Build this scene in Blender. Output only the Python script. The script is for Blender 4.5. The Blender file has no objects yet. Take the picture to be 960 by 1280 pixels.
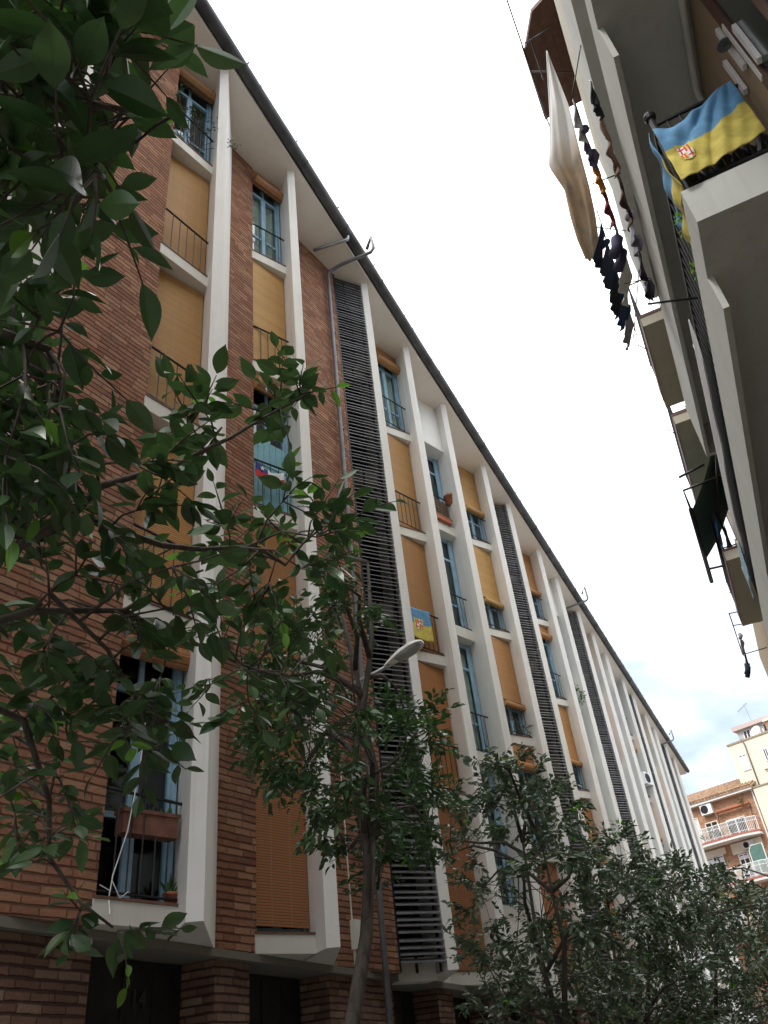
import bpy, math, random
from mathutils import Vector, Matrix
rnd = random.Random(11)
scene = bpy.context.scene
COL = scene.collection
R = math.radians

# ------------------------------------------------------------------ materials
def new_mat(name):
    m = bpy.data.materials.new(name); m.use_nodes = True
    nt = m.node_tree
    b = nt.nodes['Principled BSDF']
    return m, nt, b
def N(nt, typ, **kw):
    n = nt.nodes.new(typ)
    for k, v in kw.items():
        setattr(n, k, v)
    return n
def val(nt, sock, v):
    if hasattr(v, 'is_output'): nt.links.new(v, sock)
    else: sock.default_value = v
def mathn(nt, op, a, b=0.0, c=None):
    n = N(nt, 'ShaderNodeMath', operation=op)
    val(nt, n.inputs[0], a); val(nt, n.inputs[1], b)
    if c is not None: val(nt, n.inputs[2], c)
    return n.outputs[0]
def mixc(nt, fac, a, b, blend='MIX'):
    n = N(nt, 'ShaderNodeMix', data_type='RGBA', blend_type=blend)
    val(nt, n.inputs[0], fac)
    val(nt, n.inputs[6], a if hasattr(a, 'is_output') else (*a, 1)[:4])
    val(nt, n.inputs[7], b if hasattr(b, 'is_output') else (*b, 1)[:4])
    return n.outputs[2]
def noise(nt, scale, detail=3.0, vec=None, rough=0.55):
    n = N(nt, 'ShaderNodeTexNoise'); n.inputs['Scale'].default_value = scale
    n.inputs['Detail'].default_value = detail; n.inputs['Roughness'].default_value = rough
    if vec is not None: nt.links.new(vec, n.inputs['Vector'])
    return n.outputs['Fac']
def ramp(nt, fac, p0, p1):
    n = N(nt, 'ShaderNodeMapRange'); n.inputs['From Min'].default_value = p0; n.inputs['From Max'].default_value = p1
    nt.links.new(fac, n.inputs['Value']); return n.outputs['Result']
def bump(nt, b, height, strength=0.3, dist=0.01):
    n = N(nt, 'ShaderNodeBump'); n.inputs['Strength'].default_value = strength
    n.inputs['Distance'].default_value = dist
    nt.links.new(height, n.inputs['Height']); nt.links.new(n.outputs['Normal'], b.inputs['Normal'])
def wall_uv(nt):
    """u = metres along the wall, v = height: works on any upright face"""
    g = N(nt, 'ShaderNodeNewGeometry')
    cr = N(nt, 'ShaderNodeVectorMath', operation='CROSS_PRODUCT'); cr.inputs[0].default_value = (0, 0, 1)
    nt.links.new(g.outputs['True Normal'], cr.inputs[1])
    nm = N(nt, 'ShaderNodeVectorMath', operation='NORMALIZE'); nt.links.new(cr.outputs[0], nm.inputs[0])
    dt = N(nt, 'ShaderNodeVectorMath', operation='DOT_PRODUCT')
    nt.links.new(g.outputs['Position'], dt.inputs[0]); nt.links.new(nm.outputs[0], dt.inputs[1])
    sp = N(nt, 'ShaderNodeSeparateXYZ'); nt.links.new(g.outputs['Position'], sp.inputs[0])
    cb = N(nt, 'ShaderNodeCombineXYZ'); nt.links.new(dt.outputs['Value'], cb.inputs[0]); nt.links.new(sp.outputs[2], cb.inputs[1])
    return cb.outputs[0], dt.outputs['Value'], sp.outputs[2], g.outputs['Position']

def plain(name, col, rough=0.6, var=0.12, scale=3.0, metal=0.0, spec=0.4, bmp=0.0, bscale=60):
    m, nt, b = new_mat(name)
    f = noise(nt, scale, 5, N(nt, 'ShaderNodeNewGeometry').outputs['Position'])
    f = ramp(nt, f, 0.3, 0.7)
    c = mixc(nt, f, tuple(x*(1-var) for x in col), tuple(min(1, x*(1+var)) for x in col))
    nt.links.new(c, b.inputs['Base Color'])
    b.inputs['Roughness'].default_value = rough; b.inputs['Metallic'].default_value = metal
    b.inputs['Specular IOR Level'].default_value = spec
    if bmp: bump(nt, b, noise(nt, bscale, 3, N(nt, 'ShaderNodeNewGeometry').outputs['Position']), bmp, 0.004)
    return m

def brick_mat(name, dark, red, buff, bw=0.27, bh=0.085, mortar=(0.055, 0.034, 0.027), jb=0.85, joint=0.17):
    """long bricks laid in strongly raked courses: deep bed joints, faint upright joints"""
    m, nt, b = new_mat(name)
    uv, u, v, pos = wall_uv(nt)
    wob = mathn(nt, 'MULTIPLY', mathn(nt, 'SUBTRACT', noise(nt, 2.2, 3, pos), 0.5), 0.030)
    v2 = mathn(nt, 'DIVIDE', mathn(nt, 'ADD', v, wob), bh)
    row = mathn(nt, 'FLOOR', v2); fv = mathn(nt, 'FRACT', v2)
    wn = N(nt, 'ShaderNodeTexWhiteNoise', noise_dimensions='1D'); nt.links.new(row, wn.inputs['W'])
    u2 = mathn(nt, 'ADD', mathn(nt, 'DIVIDE', u, bw), mathn(nt, 'MULTIPLY', wn.outputs['Value'], 3.0))
    ci = mathn(nt, 'FLOOR', u2); fu = mathn(nt, 'FRACT', u2)
    cb = N(nt, 'ShaderNodeCombineXYZ'); nt.links.new(ci, cb.inputs[0]); nt.links.new(row, cb.inputs[1])
    wb = N(nt, 'ShaderNodeTexWhiteNoise', noise_dimensions='2D'); nt.links.new(cb.outputs[0], wb.inputs['Vector'])
    cr = N(nt, 'ShaderNodeValToRGB'); nt.links.new(wb.outputs['Value'], cr.inputs[0])
    e = cr.color_ramp.elements; e[0].position = 0.0; e[0].color = (*dark, 1); e[1].position = 1.0; e[1].color = (*buff, 1)
    k = cr.color_ramp.elements.new(0.5); k.color = (*red, 1)
    big = ramp(nt, noise(nt, 0.8, 4, pos), 0.35, 0.7)
    c = mixc(nt, mathn(nt, 'MULTIPLY', big, 0.4), cr.outputs[0], mixc(nt, 0.5, red, buff))
    fine = ramp(nt, noise(nt, 30, 5, pos), 0.25, 0.75)
    c = mixc(nt, mathn(nt, 'MULTIPLY', fine, 0.35), c, dark)
    grime = ramp(nt, noise(nt, 1.9, 7, pos, 0.68), 0.42, 0.72)
    c = mixc(nt, mathn(nt, 'MULTIPLY', grime, 0.5), c, (0.175, 0.125, 0.098))
    lime = ramp(nt, noise(nt, 5.0, 6, pos, 0.7), 0.60, 0.78)
    c = mixc(nt, mathn(nt, 'MULTIPLY', lime, 0.35), c, (0.42, 0.33, 0.26))
    ed = mathn(nt, 'ADD', mathn(nt, 'PINGPONG', fv, 0.5), mathn(nt, 'MULTIPLY', mathn(nt, 'SUBTRACT', noise(nt, 9, 4, pos, 0.65), 0.5), 0.20))
    ed = mathn(nt, 'ADD', ed, mathn(nt, 'MULTIPLY', mathn(nt, 'SUBTRACT', wb.outputs['Value'], 0.5), 0.07))
    bed = mathn(nt, 'SUBTRACT', 1.0, ramp(nt, ed, joint*0.3, joint*0.8))
    eu = mathn(nt, 'MULTIPLY', mathn(nt, 'PINGPONG', fu, 0.5), bw/bh)
    upr = mathn(nt, 'MULTIPLY', mathn(nt, 'SUBTRACT', 1.0, ramp(nt, eu, 0.03, 0.10)), 0.6)
    jt = mathn(nt, 'MAXIMUM', bed, upr)
    c = mixc(nt, mathn(nt, 'MULTIPLY', jt, jb), c, mortar)
    nt.links.new(c, b.inputs['Base Color']); b.inputs['Roughness'].default_value = 0.9
    b.inputs['Specular IOR Level'].default_value = 0.15
    h = mathn(nt, 'ADD', mathn(nt, 'MULTIPLY', jt, -1.0), mathn(nt, 'ADD', mathn(nt, 'MULTIPLY', fine, 0.3), mathn(nt, 'MULTIPLY', wb.outputs['Value'], 0.25)))
    bump(nt, b, h, 1.0, 0.02)
    return m

def blind_mat():
    m, nt, b = new_mat('straw blind slats')
    uv, u, v, pos = wall_uv(nt)
    oi = N(nt, 'ShaderNodeObjectInfo')
    sl = mathn(nt, 'PINGPONG', v, 0.0165)
    sl = ramp(nt, sl, 0.0, 0.006)                      # thin dark gap between slats
    st = mathn(nt, 'PINGPONG', u, 0.15); st = ramp(nt, st, 0.0, 0.007)
    per = N(nt, 'ShaderNodeTexWhiteNoise', noise_dimensions='1D')
    nt.links.new(mathn(nt, 'FLOOR', mathn(nt, 'DIVIDE', v, 0.033)), per.inputs['W'])
    base = oi.outputs['Color']
    c = mixc(nt, mathn(nt, 'MULTIPLY', per.outputs['Value'], 0.35), base, (0.30, 0.16, 0.06))
    blot = ramp(nt, noise(nt, 1.3, 4, pos), 0.35, 0.7)
    c = mixc(nt, mathn(nt, 'MULTIPLY', blot, 0.30), c, (0.36, 0.17, 0.065))
    c = mixc(nt, mathn(nt, 'SUBTRACT', 1.0, sl), c, (0.10, 0.05, 0.02))
    c = mixc(nt, mathn(nt, 'MULTIPLY', mathn(nt, 'SUBTRACT', 1.0, st), 0.55), c, (0.45, 0.33, 0.18))
    nt.links.new(c, b.inputs['Base Color']); b.inputs['Roughness'].default_value = 0.65
    bump(nt, b, sl, 0.6, 0.008)
    return m

def plaster_mat(name, col, stain=0.35, stain_col=(0.28, 0.25, 0.21), blotk=0.2):
    m, nt, b = new_mat(name)
    uv, u, v, pos = wall_uv(nt)
    mp = N(nt, 'ShaderNodeMapping'); mp.inputs['Scale'].default_value = (6, 6, 0.35)
    nt.links.new(pos, mp.inputs['Vector'])
    streak = mathn(nt, 'MULTIPLY', ramp(nt, noise(nt, 1.2, 6, mp.outputs[0], 0.65), 0.5, 0.78), ramp(nt, noise(nt, 0.45, 3, pos), 0.35, 0.65))
    blot = ramp(nt, noise(nt, 1.6, 6, pos, 0.6), 0.35, 0.75)
    c = mixc(nt, mathn(nt, 'MULTIPLY', blot, blotk), col, tuple(x*0.72 for x in col))
    spots = ramp(nt, noise(nt, 9.0, 5, pos, 0.7), 0.62, 0.75)
    c = mixc(nt, mathn(nt, 'MULTIPLY', spots, 0.25), c, stain_col)
    c = mixc(nt, mathn(nt, 'MULTIPLY', streak, stain), c, stain_col)
    nt.links.new(c, b.inputs['Base Color']); b.inputs['Roughness'].default_value = 0.85
    b.inputs['Specular IOR Level'].default_value = 0.2
    bump(nt, b, noise(nt, 45, 4, pos), 0.25, 0.006)
    return m

def glass_mat():
    m, nt, b = new_mat('window glass')
    out = nt.nodes['Material Output']
    fr = N(nt, 'ShaderNodeLayerWeight')
    tr = N(nt, 'ShaderNodeBsdfTransparent'); tr.inputs['Color'].default_value = (0.8, 0.86, 0.85, 1)
    gl = N(nt, 'ShaderNodeBsdfGlossy'); gl.inputs['Roughness'].default_value = 0.03
    gl.inputs['Color'].default_value = (0.9, 0.93, 0.95, 1)
    mx = N(nt, 'ShaderNodeMixShader')
    nt.links.new(mathn(nt, 'ADD', mathn(nt, 'MULTIPLY', mathn(nt, 'POWER', fr.outputs['Facing'], 4.0), 0.8), 0.05), mx.inputs[0])
    nt.links.new(tr.outputs[0], mx.inputs[1]); nt.links.new(gl.outputs[0], mx.inputs[2])
    nt.links.new(mx.outputs[0], out.inputs['Surface'])
    return m

def leaf_mat(name, c0, c1, rough=0.32, trans=0.22):
    m, nt, b = new_mat(name)
    g = N(nt, 'ShaderNodeNewGeometry')
    c = mixc(nt, g.outputs['Random Per Island'], c0, c1)
    f = ramp(nt, noise(nt, 45, 3, g.outputs['Position']), 0.3, 0.7)
    c = mixc(nt, mathn(nt, 'MULTIPLY', f, 0.25), c, tuple(x*0.6 for x in c0))
    nt.links.new(c, b.inputs['Base Color']); b.inputs['Roughness'].default_value = rough
    b.inputs['Specular IOR Level'].default_value = 0.45
    t = N(nt, 'ShaderNodeBsdfTranslucent')
    c2 = mixc(nt, 0.4, c, (0.08, 0.18, 0.03)); nt.links.new(c2, t.inputs['Color'])
    mx = N(nt, 'ShaderNodeMixShader'); mx.inputs[0].default_value = trans
    nt.links.new(b.outputs[0], mx.inputs[1]); nt.links.new(t.outputs[0], mx.inputs[2])
    nt.links.new(mx.outputs[0], nt.nodes['Material Output'].inputs['Surface'])
    return m

def objcol_mat(name, rough=0.8, trans=0.0, weave=True):
    m, nt, b = new_mat(name)
    oi = N(nt, 'ShaderNodeObjectInfo'); pos = N(nt, 'ShaderNodeNewGeometry').outputs['Position']
    f = ramp(nt, noise(nt, 7, 4, pos), 0.3, 0.7)
    c = mixc(nt, mathn(nt, 'MULTIPLY', f, 0.3), oi.outputs['Color'], mixc(nt, 0.45, oi.outputs['Color'], (0.03, 0.03, 0.03)))
    nt.links.new(c, b.inputs['Base Color']); b.inputs['Roughness'].default_value = rough
    b.inputs['Specular IOR Level'].default_value = 0.2
    if trans:
        t = N(nt, 'ShaderNodeBsdfTranslucent'); nt.links.new(c, t.inputs['Color'])
        mx = N(nt, 'ShaderNodeMixShader'); mx.inputs[0].default_value = trans
        nt.links.new(b.outputs[0], mx.inputs[1]); nt.links.new(t.outputs[0], mx.inputs[2])
        nt.links.new(mx.outputs[0], nt.nodes['Material Output'].inputs['Surface'])
    return m

def tile_mat():
    m, nt, b = new_mat('clay roof tiles')
    pos = N(nt, 'ShaderNodeNewGeometry').outputs['Position']
    w = N(nt, 'ShaderNodeTexVoronoi'); w.inputs['Scale'].default_value = 4.5; nt.links.new(pos, w.inputs['Vector'])
    c = mixc(nt, w.outputs['Color'], (0.30, 0.15, 0.09), (0.45, 0.31, 0.18))
    c = mixc(nt, ramp(nt, noise(nt, 2.5, 5, pos), 0.4, 0.7), c, (0.17, 0.12, 0.08))
    nt.links.new(c, b.inputs['Base Color']); b.inputs['Roughness'].default_value = 0.9
    return m

def bark_mat():
    m, nt, b = new_mat('tree bark')
    pos = N(nt, 'ShaderNodeNewGeometry').outputs['Position']
    mp = N(nt, 'ShaderNodeMapping'); mp.inputs['Scale'].default_value = (9, 9, 2); nt.links.new(pos, mp.inputs['Vector'])
    f = ramp(nt, noise(nt, 2.0, 6, mp.outputs[0]), 0.3, 0.7)
    c = mixc(nt, f, (0.03, 0.025, 0.02), (0.095, 0.08, 0.065))
    nt.links.new(c, b.inputs['Base Color']); b.inputs['Roughness'].default_value = 0.9
    bump(nt, b, f, 0.5, 0.01)
    return m

M = dict(
    brick=brick_mat('long red brick', (0.225, 0.098, 0.062), (0.345, 0.158, 0.092), (0.47, 0.272, 0.165), joint=0.24, mortar=(0.10, 0.055, 0.04), jb=0.75),
    brick_base=brick_mat('grey-brown base brick', (0.14, 0.078, 0.06), (0.22, 0.125, 0.092), (0.31, 0.22, 0.165), joint=0.22),  # ground-floor brick in darker, greyer tones than the upper panels
    brick_far=brick_mat('orange brick', (0.44, 0.235, 0.135), (0.53, 0.29, 0.17), (0.6, 0.37, 0.235), jb=0.4, mortar=(0.4, 0.25, 0.15)),
    white=plaster_mat('white painted plaster', (0.80, 0.78, 0.735), 0.6, (0.42, 0.38, 0.33), 0.26),
    soffit=plaster_mat('soffit paint', (0.80, 0.745, 0.68), 0.3, (0.5, 0.43, 0.36)),
    sill=plaster_mat('sill concrete', (0.68, 0.66, 0.60), 0.35),
    concrete=plaster_mat('grey balcony render', (0.52, 0.53, 0.495), 0.6, (0.25, 0.24, 0.21), 0.45),
    concrete_shaded=plaster_mat('shade-darkened underside render', (0.20, 0.19, 0.165), 0.3, (0.12, 0.115, 0.10)),  # darker render, with the overhang's shade put into the colour
    beige_conc=plaster_mat('beige balcony underside', (0.48, 0.45, 0.365), 0.5, (0.24, 0.21, 0.17), 0.4),
    tan=plaster_mat('stained tan render', (0.36, 0.285, 0.195), 0.75, (0.13, 0.10, 0.075)),
    cream=plaster_mat('cream render', (0.76, 0.68, 0.54), 0.3, (0.52, 0.44, 0.34)),
    grey_render=plaster_mat('grey render', (0.42, 0.41, 0.42), 0.2),
    pinkish=plaster_mat('pale pink coping', (0.52, 0.42, 0.39), 0.2),
    terracotta=plain('terracotta', (0.36, 0.125, 0.065), 0.8, 0.2, 8),
    shaded_terracotta=plain('shade-darkened terracotta', (0.17, 0.075, 0.05), 0.85, 0.3, 8),  # darker terracotta copy: the shade on the trough is in its colour
    redpaint=plain('dull red balcony edge', (0.45, 0.14, 0.10), 0.7, 0.2, 6),
    edge_brown=plain('dark red balcony edge', (0.13, 0.06, 0.055), 0.7, 0.2, 6),
    wood_brown=plain('brown boarding', (0.115, 0.062, 0.045), 0.7, 0.25, 6),
    metal_dark=plain('dark iron', (0.022, 0.022, 0.024), 0.5, 0.2, 8, 0.3),
    louvre=plain('weathered louvre slats', (0.155, 0.155, 0.16), 0.55, 0.4, 1.2, 0.1),
    gutter=plain('zinc gutter', (0.095, 0.098, 0.105), 0.55, 0.35, 2.0, 0.5),
    zinc=plain('galvanised pipe', (0.33, 0.34, 0.35), 0.4, 0.2, 5, 0.7),
    pipe_grey=plain('grey painted pipe', (0.14, 0.14, 0.15), 0.5, 0.25, 4, 0.2),
    blue=plain('pale blue window paint', (0.29, 0.46, 0.58), 0.5, 0.14, 5),
    blue_board=plain('turquoise boards', (0.24, 0.47, 0.54), 0.6, 0.12, 6),
    white_metal=plain('white enamel', (0.75, 0.75, 0.73), 0.4, 0.06, 5),
    lamp_white=plain('weathered lamp housing', (0.80, 0.78, 0.72), 0.4, 0.12, 9),
    lamp_lens=plain('cloudy lamp lens', (0.34, 0.35, 0.34), 0.25, 0.15, 9),
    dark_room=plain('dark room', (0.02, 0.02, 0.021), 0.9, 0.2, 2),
    door_dark=plain('near-black door', (0.018, 0.018, 0.020), 0.5, 0.45, 5, bmp=0.3, bscale=20),  # near-black tone for the ground-floor doors and the far panes
    number=plain('dark brass numerals', (0.06, 0.055, 0.042), 0.6, 0.2, 9),  # numerals in a dark, dull tone
    curtain=plain('grey net curtain', (0.62, 0.64, 0.58), 0.9, 0.12, 6),
    asphalt=plain('asphalt', (0.075, 0.074, 0.073), 0.9, 0.25, 7, bmp=0.4),
    paving=plain('paving slabs', (0.30, 0.285, 0.265), 0.85, 0.2, 3, bmp=0.3),
    kerb=plain('granite kerb', (0.27, 0.265, 0.255), 0.8, 0.2, 9),
    paint=plain('road paint', (0.7, 0.7, 0.68), 0.7, 0.2, 9),
    sill_tile=plain('brown sill tile', (0.16, 0.085, 0.06), 0.7, 0.25, 6),
    soil=plain('soil', (0.05, 0.035, 0.025), 0.95, 0.3, 9),
    earth=plain('ground', (0.12, 0.115, 0.105), 0.95, 0.2, 0.3),
    blind=blind_mat(), glass=glass_mat(), tile=tile_mat(), bark=bark_mat(),
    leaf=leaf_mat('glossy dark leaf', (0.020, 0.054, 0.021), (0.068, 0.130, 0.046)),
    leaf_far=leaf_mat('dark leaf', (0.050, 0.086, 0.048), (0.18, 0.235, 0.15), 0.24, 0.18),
    vein=plain('leaf midrib', (0.075, 0.12, 0.045), 0.5, 0.1, 9),
    leaf_young=leaf_mat('bright new leaf', (0.10, 0.26, 0.03), (0.17, 0.36, 0.05), 0.35, 0.4),
    pot_leaf=leaf_mat('pot plant leaf', (0.04, 0.10, 0.025), (0.10, 0.2, 0.05), 0.5, 0.25),
    lime_leaf=leaf_mat('lime leaf', (0.16, 0.42, 0.03), (0.28, 0.55, 0.05), 0.5, 0.35),
    cloth=objcol_mat('hanging cloth', 0.85, 0.25), painted=objcol_mat('tinted surface', 0.6),
    flag_blue=plain('blue flag cloth', (0.11, 0.28, 0.47), 0.85, 0.2, 9, bmp=0.35, bscale=34),
    flag_yellow=plain('yellow flag cloth', (0.56, 0.47, 0.10), 0.85, 0.2, 9, bmp=0.35, bscale=34),
    flag_red=plain('red flag cloth', (0.55, 0.035, 0.04), 0.8, 0.1, 6),
    flag_white=plain('white flag cloth', (0.75, 0.74, 0.74), 0.8, 0.06, 6),
    flag_navy=plain('navy flag cloth', (0.04, 0.05, 0.22), 0.8, 0.1, 6),
    awning=plain('dark green awning canvas', (0.045, 0.072, 0.062), 0.85, 0.15, 4),
    green_screen=plain('green screen', (0.10, 0.19, 0.16), 0.5, 0.12, 3),
    bag=plain('black plastic sacks', (0.02, 0.021, 0.024), 0.28, 0.3, 8, bmp=0.6, bscale=14),
    wicker=plain('wicker', (0.22, 0.15, 0.085), 0.8, 0.35, 22),
    tarp=plain('blue tarpaulin', (0.05, 0.25, 0.62), 0.5, 0.15, 5),
)

# ------------------------------------------------------------------ mesh builder
class MB:
    def __init__(s): s.v = []; s.f = []; s.mi = []
    def add(s, vs, fs, mi=0):
        o = len(s.v); s.v += [tuple(p) for p in vs]
        for f in fs: s.f.append(tuple(o+i for i in f)); s.mi.append(mi)
    def quad(s, a, b, c, d, mi=0): s.add([a, b, c, d], [(0, 1, 2, 3)], mi)
    def box(s, lo, hi, mi=0):
        (x0, y0, z0), (x1, y1, z1) = lo, hi
        s.add([(x0,y0,z0),(x1,y0,z0),(x1,y1,z0),(x0,y1,z0),(x0,y0,z1),(x1,y0,z1),(x1,y1,z1),(x0,y1,z1)],
              [(0,3,2,1),(4,5,6,7),(0,1,5,4),(1,2,6,5),(2,3,7,6),(3,0,4,7)], mi)
    def obox(s, o, ax, ay, az, mi=0):
        o, ax, ay, az = map(Vector, (o, ax, ay, az))
        vs = [o, o+ax, o+ax+ay, o+ay, o+az, o+ax+az, o+ax+ay+az, o+ay+az]
        s.add(vs, [(0,3,2,1),(4,5,6,7),(0,1,5,4),(1,2,6,5),(2,3,7,6),(3,0,4,7)], mi)
    def prism(s, poly, z0, z1, mi=0):
        n = len(poly)
        a = sum(poly[i][0]*poly[(i+1) % n][1]-poly[(i+1) % n][0]*poly[i][1] for i in range(n))
        if a < 0: poly = poly[::-1]
        vs = [(p[0], p[1], z0) for p in poly] + [(p[0], p[1], z1) for p in poly]
        fs = [tuple(range(n))[::-1], tuple(range(n, 2*n))] + [(i, (i+1) % n, n+(i+1) % n, n+i) for i in range(n)]
        s.add(vs, fs, mi)
    def tube(s, pts, rad, n=8, mi=0, cap=True):
        pts = [Vector(p) for p in pts]
        if not isinstance(rad, (list, tuple)): rad = [rad]*len(pts)
        up = Vector((0.31, 0.22, 0.93)); o = len(s.v)
        prev = None
        for i, p in enumerate(pts):
            d = (pts[min(i+1, len(pts)-1)]-pts[max(i-1, 0)])
            if d.length < 1e-9: d = Vector((0, 0, 1))
            d.normalize()
            if prev is None:
                a = d.cross(up)
                if a.length < 0.05: a = d.cross(Vector((1, 0, 0)))
            else: a = prev-d*prev.dot(d)
            a.normalize(); prev = a; b = d.cross(a)
            for k in range(n):
                t = 2*math.pi*k/n
                s.v.append(tuple(p+(a*math.cos(t)+b*math.sin(t))*rad[i]))
        for i in range(len(pts)-1):
            for k in range(n):
                s.f.append((o+i*n+k, o+i*n+(k+1) % n, o+(i+1)*n+(k+1) % n, o+(i+1)*n+k)); s.mi.append(mi)
        if cap:
            s.f.append(tuple(o+k for k in range(n))[::-1]); s.mi.append(mi)
            e = o+(len(pts)-1)*n
            s.f.append(tuple(e+k for k in range(n))); s.mi.append(mi)
    def lathe(s, c, prof, n=16, mi=0):
        """prof = [(radius, z)...] round a vertical axis at c"""
        o = len(s.v); c = Vector(c)
        for r, z in prof:
            for k in range(n):
                t = 2*math.pi*k/n; s.v.append((c.x+r*math.cos(t), c.y+r*math.sin(t), c.z+z))
        for i in range(len(prof)-1):
            for k in range(n):
                s.f.append((o+i*n+k, o+i*n+(k+1) % n, o+(i+1)*n+(k+1) % n, o+(i+1)*n+k)); s.mi.append(mi)
        s.f.append(tuple(o+k for k in range(n))[::-1]); s.mi.append(mi)
        e = o+(len(prof)-1)*n; s.f.append(tuple(e+k for k in range(n))); s.mi.append(mi)
    def grid(s, fn, nu, nv, mi=0, mfn=None):
        o = len(s.v)
        for j in range(nv+1):
            for i in range(nu+1): s.v.append(tuple(fn(i/nu, j/nv)))
        for j in range(nv):
            for i in range(nu):
                a = o+j*(nu+1)+i
                s.f.append((a, a+1, a+nu+2, a+nu+1)); s.mi.append(mfn((i+.5)/nu, (j+.5)/nv) if mfn else mi)
    def build(s, name, mats, parent=None, smooth=False, origin=None, color=None, thick=0.0):
        me = bpy.data.meshes.new(name)
        o = Vector(origin) if origin is not None else Vector((0, 0, 0))
        if origin is not None: me.from_pydata([(x-o.x, y-o.y, z-o.z) for x, y, z in s.v], [], s.f)
        else: me.from_pydata(s.v, [], s.f)
        if not isinstance(mats, (list, tuple)): mats = [mats]
        for m in mats: me.materials.append(m)
        if len(mats) > 1: me.polygons.foreach_set('material_index', s.mi)
        if smooth: me.polygons.foreach_set('use_smooth', [True]*len(s.f))
        me.update()
        ob = bpy.data.objects.new(name, me); COL.objects.link(ob)
        if origin is not None: ob.location = o
        if parent is not None:
            ob.parent = parent
            ob.matrix_parent_inverse = Matrix.Translation(-parent_world(parent))
        if color: ob.color = (*color, 1)
        if thick:
            md = ob.modifiers.new('thickness', 'SOLIDIFY'); md.thickness = thick; md.offset = 0
        return ob
def parent_world(p):
    w = Vector(p.location)
    return w if p.parent is None else w
def thing(name, label, cat, loc=(0, 0, 0), group=None):
    o = bpy.data.objects.new(name, None); COL.objects.link(o); o.location = loc
    o.empty_display_size = 0.3
    return tag(o, label, cat, group)
def tag(o, label, cat, group=None):
    o['label'] = label; o['category'] = cat
    if group: o['group'] = group
    return o
def structure(o): o['kind'] = 'structure'; return o
CLOUD = 13.0
EXPOSURE = 1.3
# crown positions (metres)
T1_NEAR = [(-0.92,0.65,3.39),(-0.82,0.74,3.46),(-1.15,0.47,3.66),(-0.71,0.53,2.90),(-0.80,0.42,3.46),(-0.62,0.33,3.31),(-1.08,0.62,3.31),(-0.85,0.44,2.97),(-0.57,0.33,3.10),(-0.56,0.42,3.22),(-0.74,0.48,3.04),(-0.75,0.36,3.15),(-0.80,0.29,3.37),(-0.67,0.44,3.24),(-0.65,0.50,3.19),(-0.86,0.44,2.83),(-0.64,0.51,2.86),(-0.71,0.52,3.42),(-0.79,0.25,3.29),(-0.66,0.54,3.62),(-0.73,0.48,2.94),(-0.72,0.51,3.84),(-0.98,0.39,3.48),(-0.75,0.61,3.67),(-0.71,0.42,3.26),(-1.17,0.57,3.57),(-0.83,0.58,3.14),(-0.89,0.42,3.83),(-0.69,0.49,3.64),(-0.76,0.67,3.43),(-0.81,0.35,3.11),(-0.65,0.49,3.36),(-0.75,0.36,3.38),(-0.72,0.48,3.20),(-1.03,0.40,3.64),(-0.83,0.66,3.31),(-0.83,0.48,3.09),(-0.82,0.66,3.43),(-1.07,0.64,3.40),(-0.99,0.77,3.37),(-0.71,0.43,3.08),(-0.77,0.66,3.10),(-0.75,0.49,3.66),(-0.96,0.57,3.45),(-0.90,0.31,3.44),(-0.77,0.47,3.57),(-0.72,0.33,3.23),(-0.84,0.37,3.01),(-0.98,0.71,3.30),(-0.99,0.47,3.33),(-0.76,0.40,3.16),(-1.10,0.69,3.37),(-0.97,0.51,3.75),(-1.07,0.60,3.41),(-0.91,0.38,3.16),(-0.75,0.33,3.18),(-0.86,0.60,3.43),(-0.84,0.43,3.20),(-0.61,0.45,2.96),(-1.05,0.51,3.64)]
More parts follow.
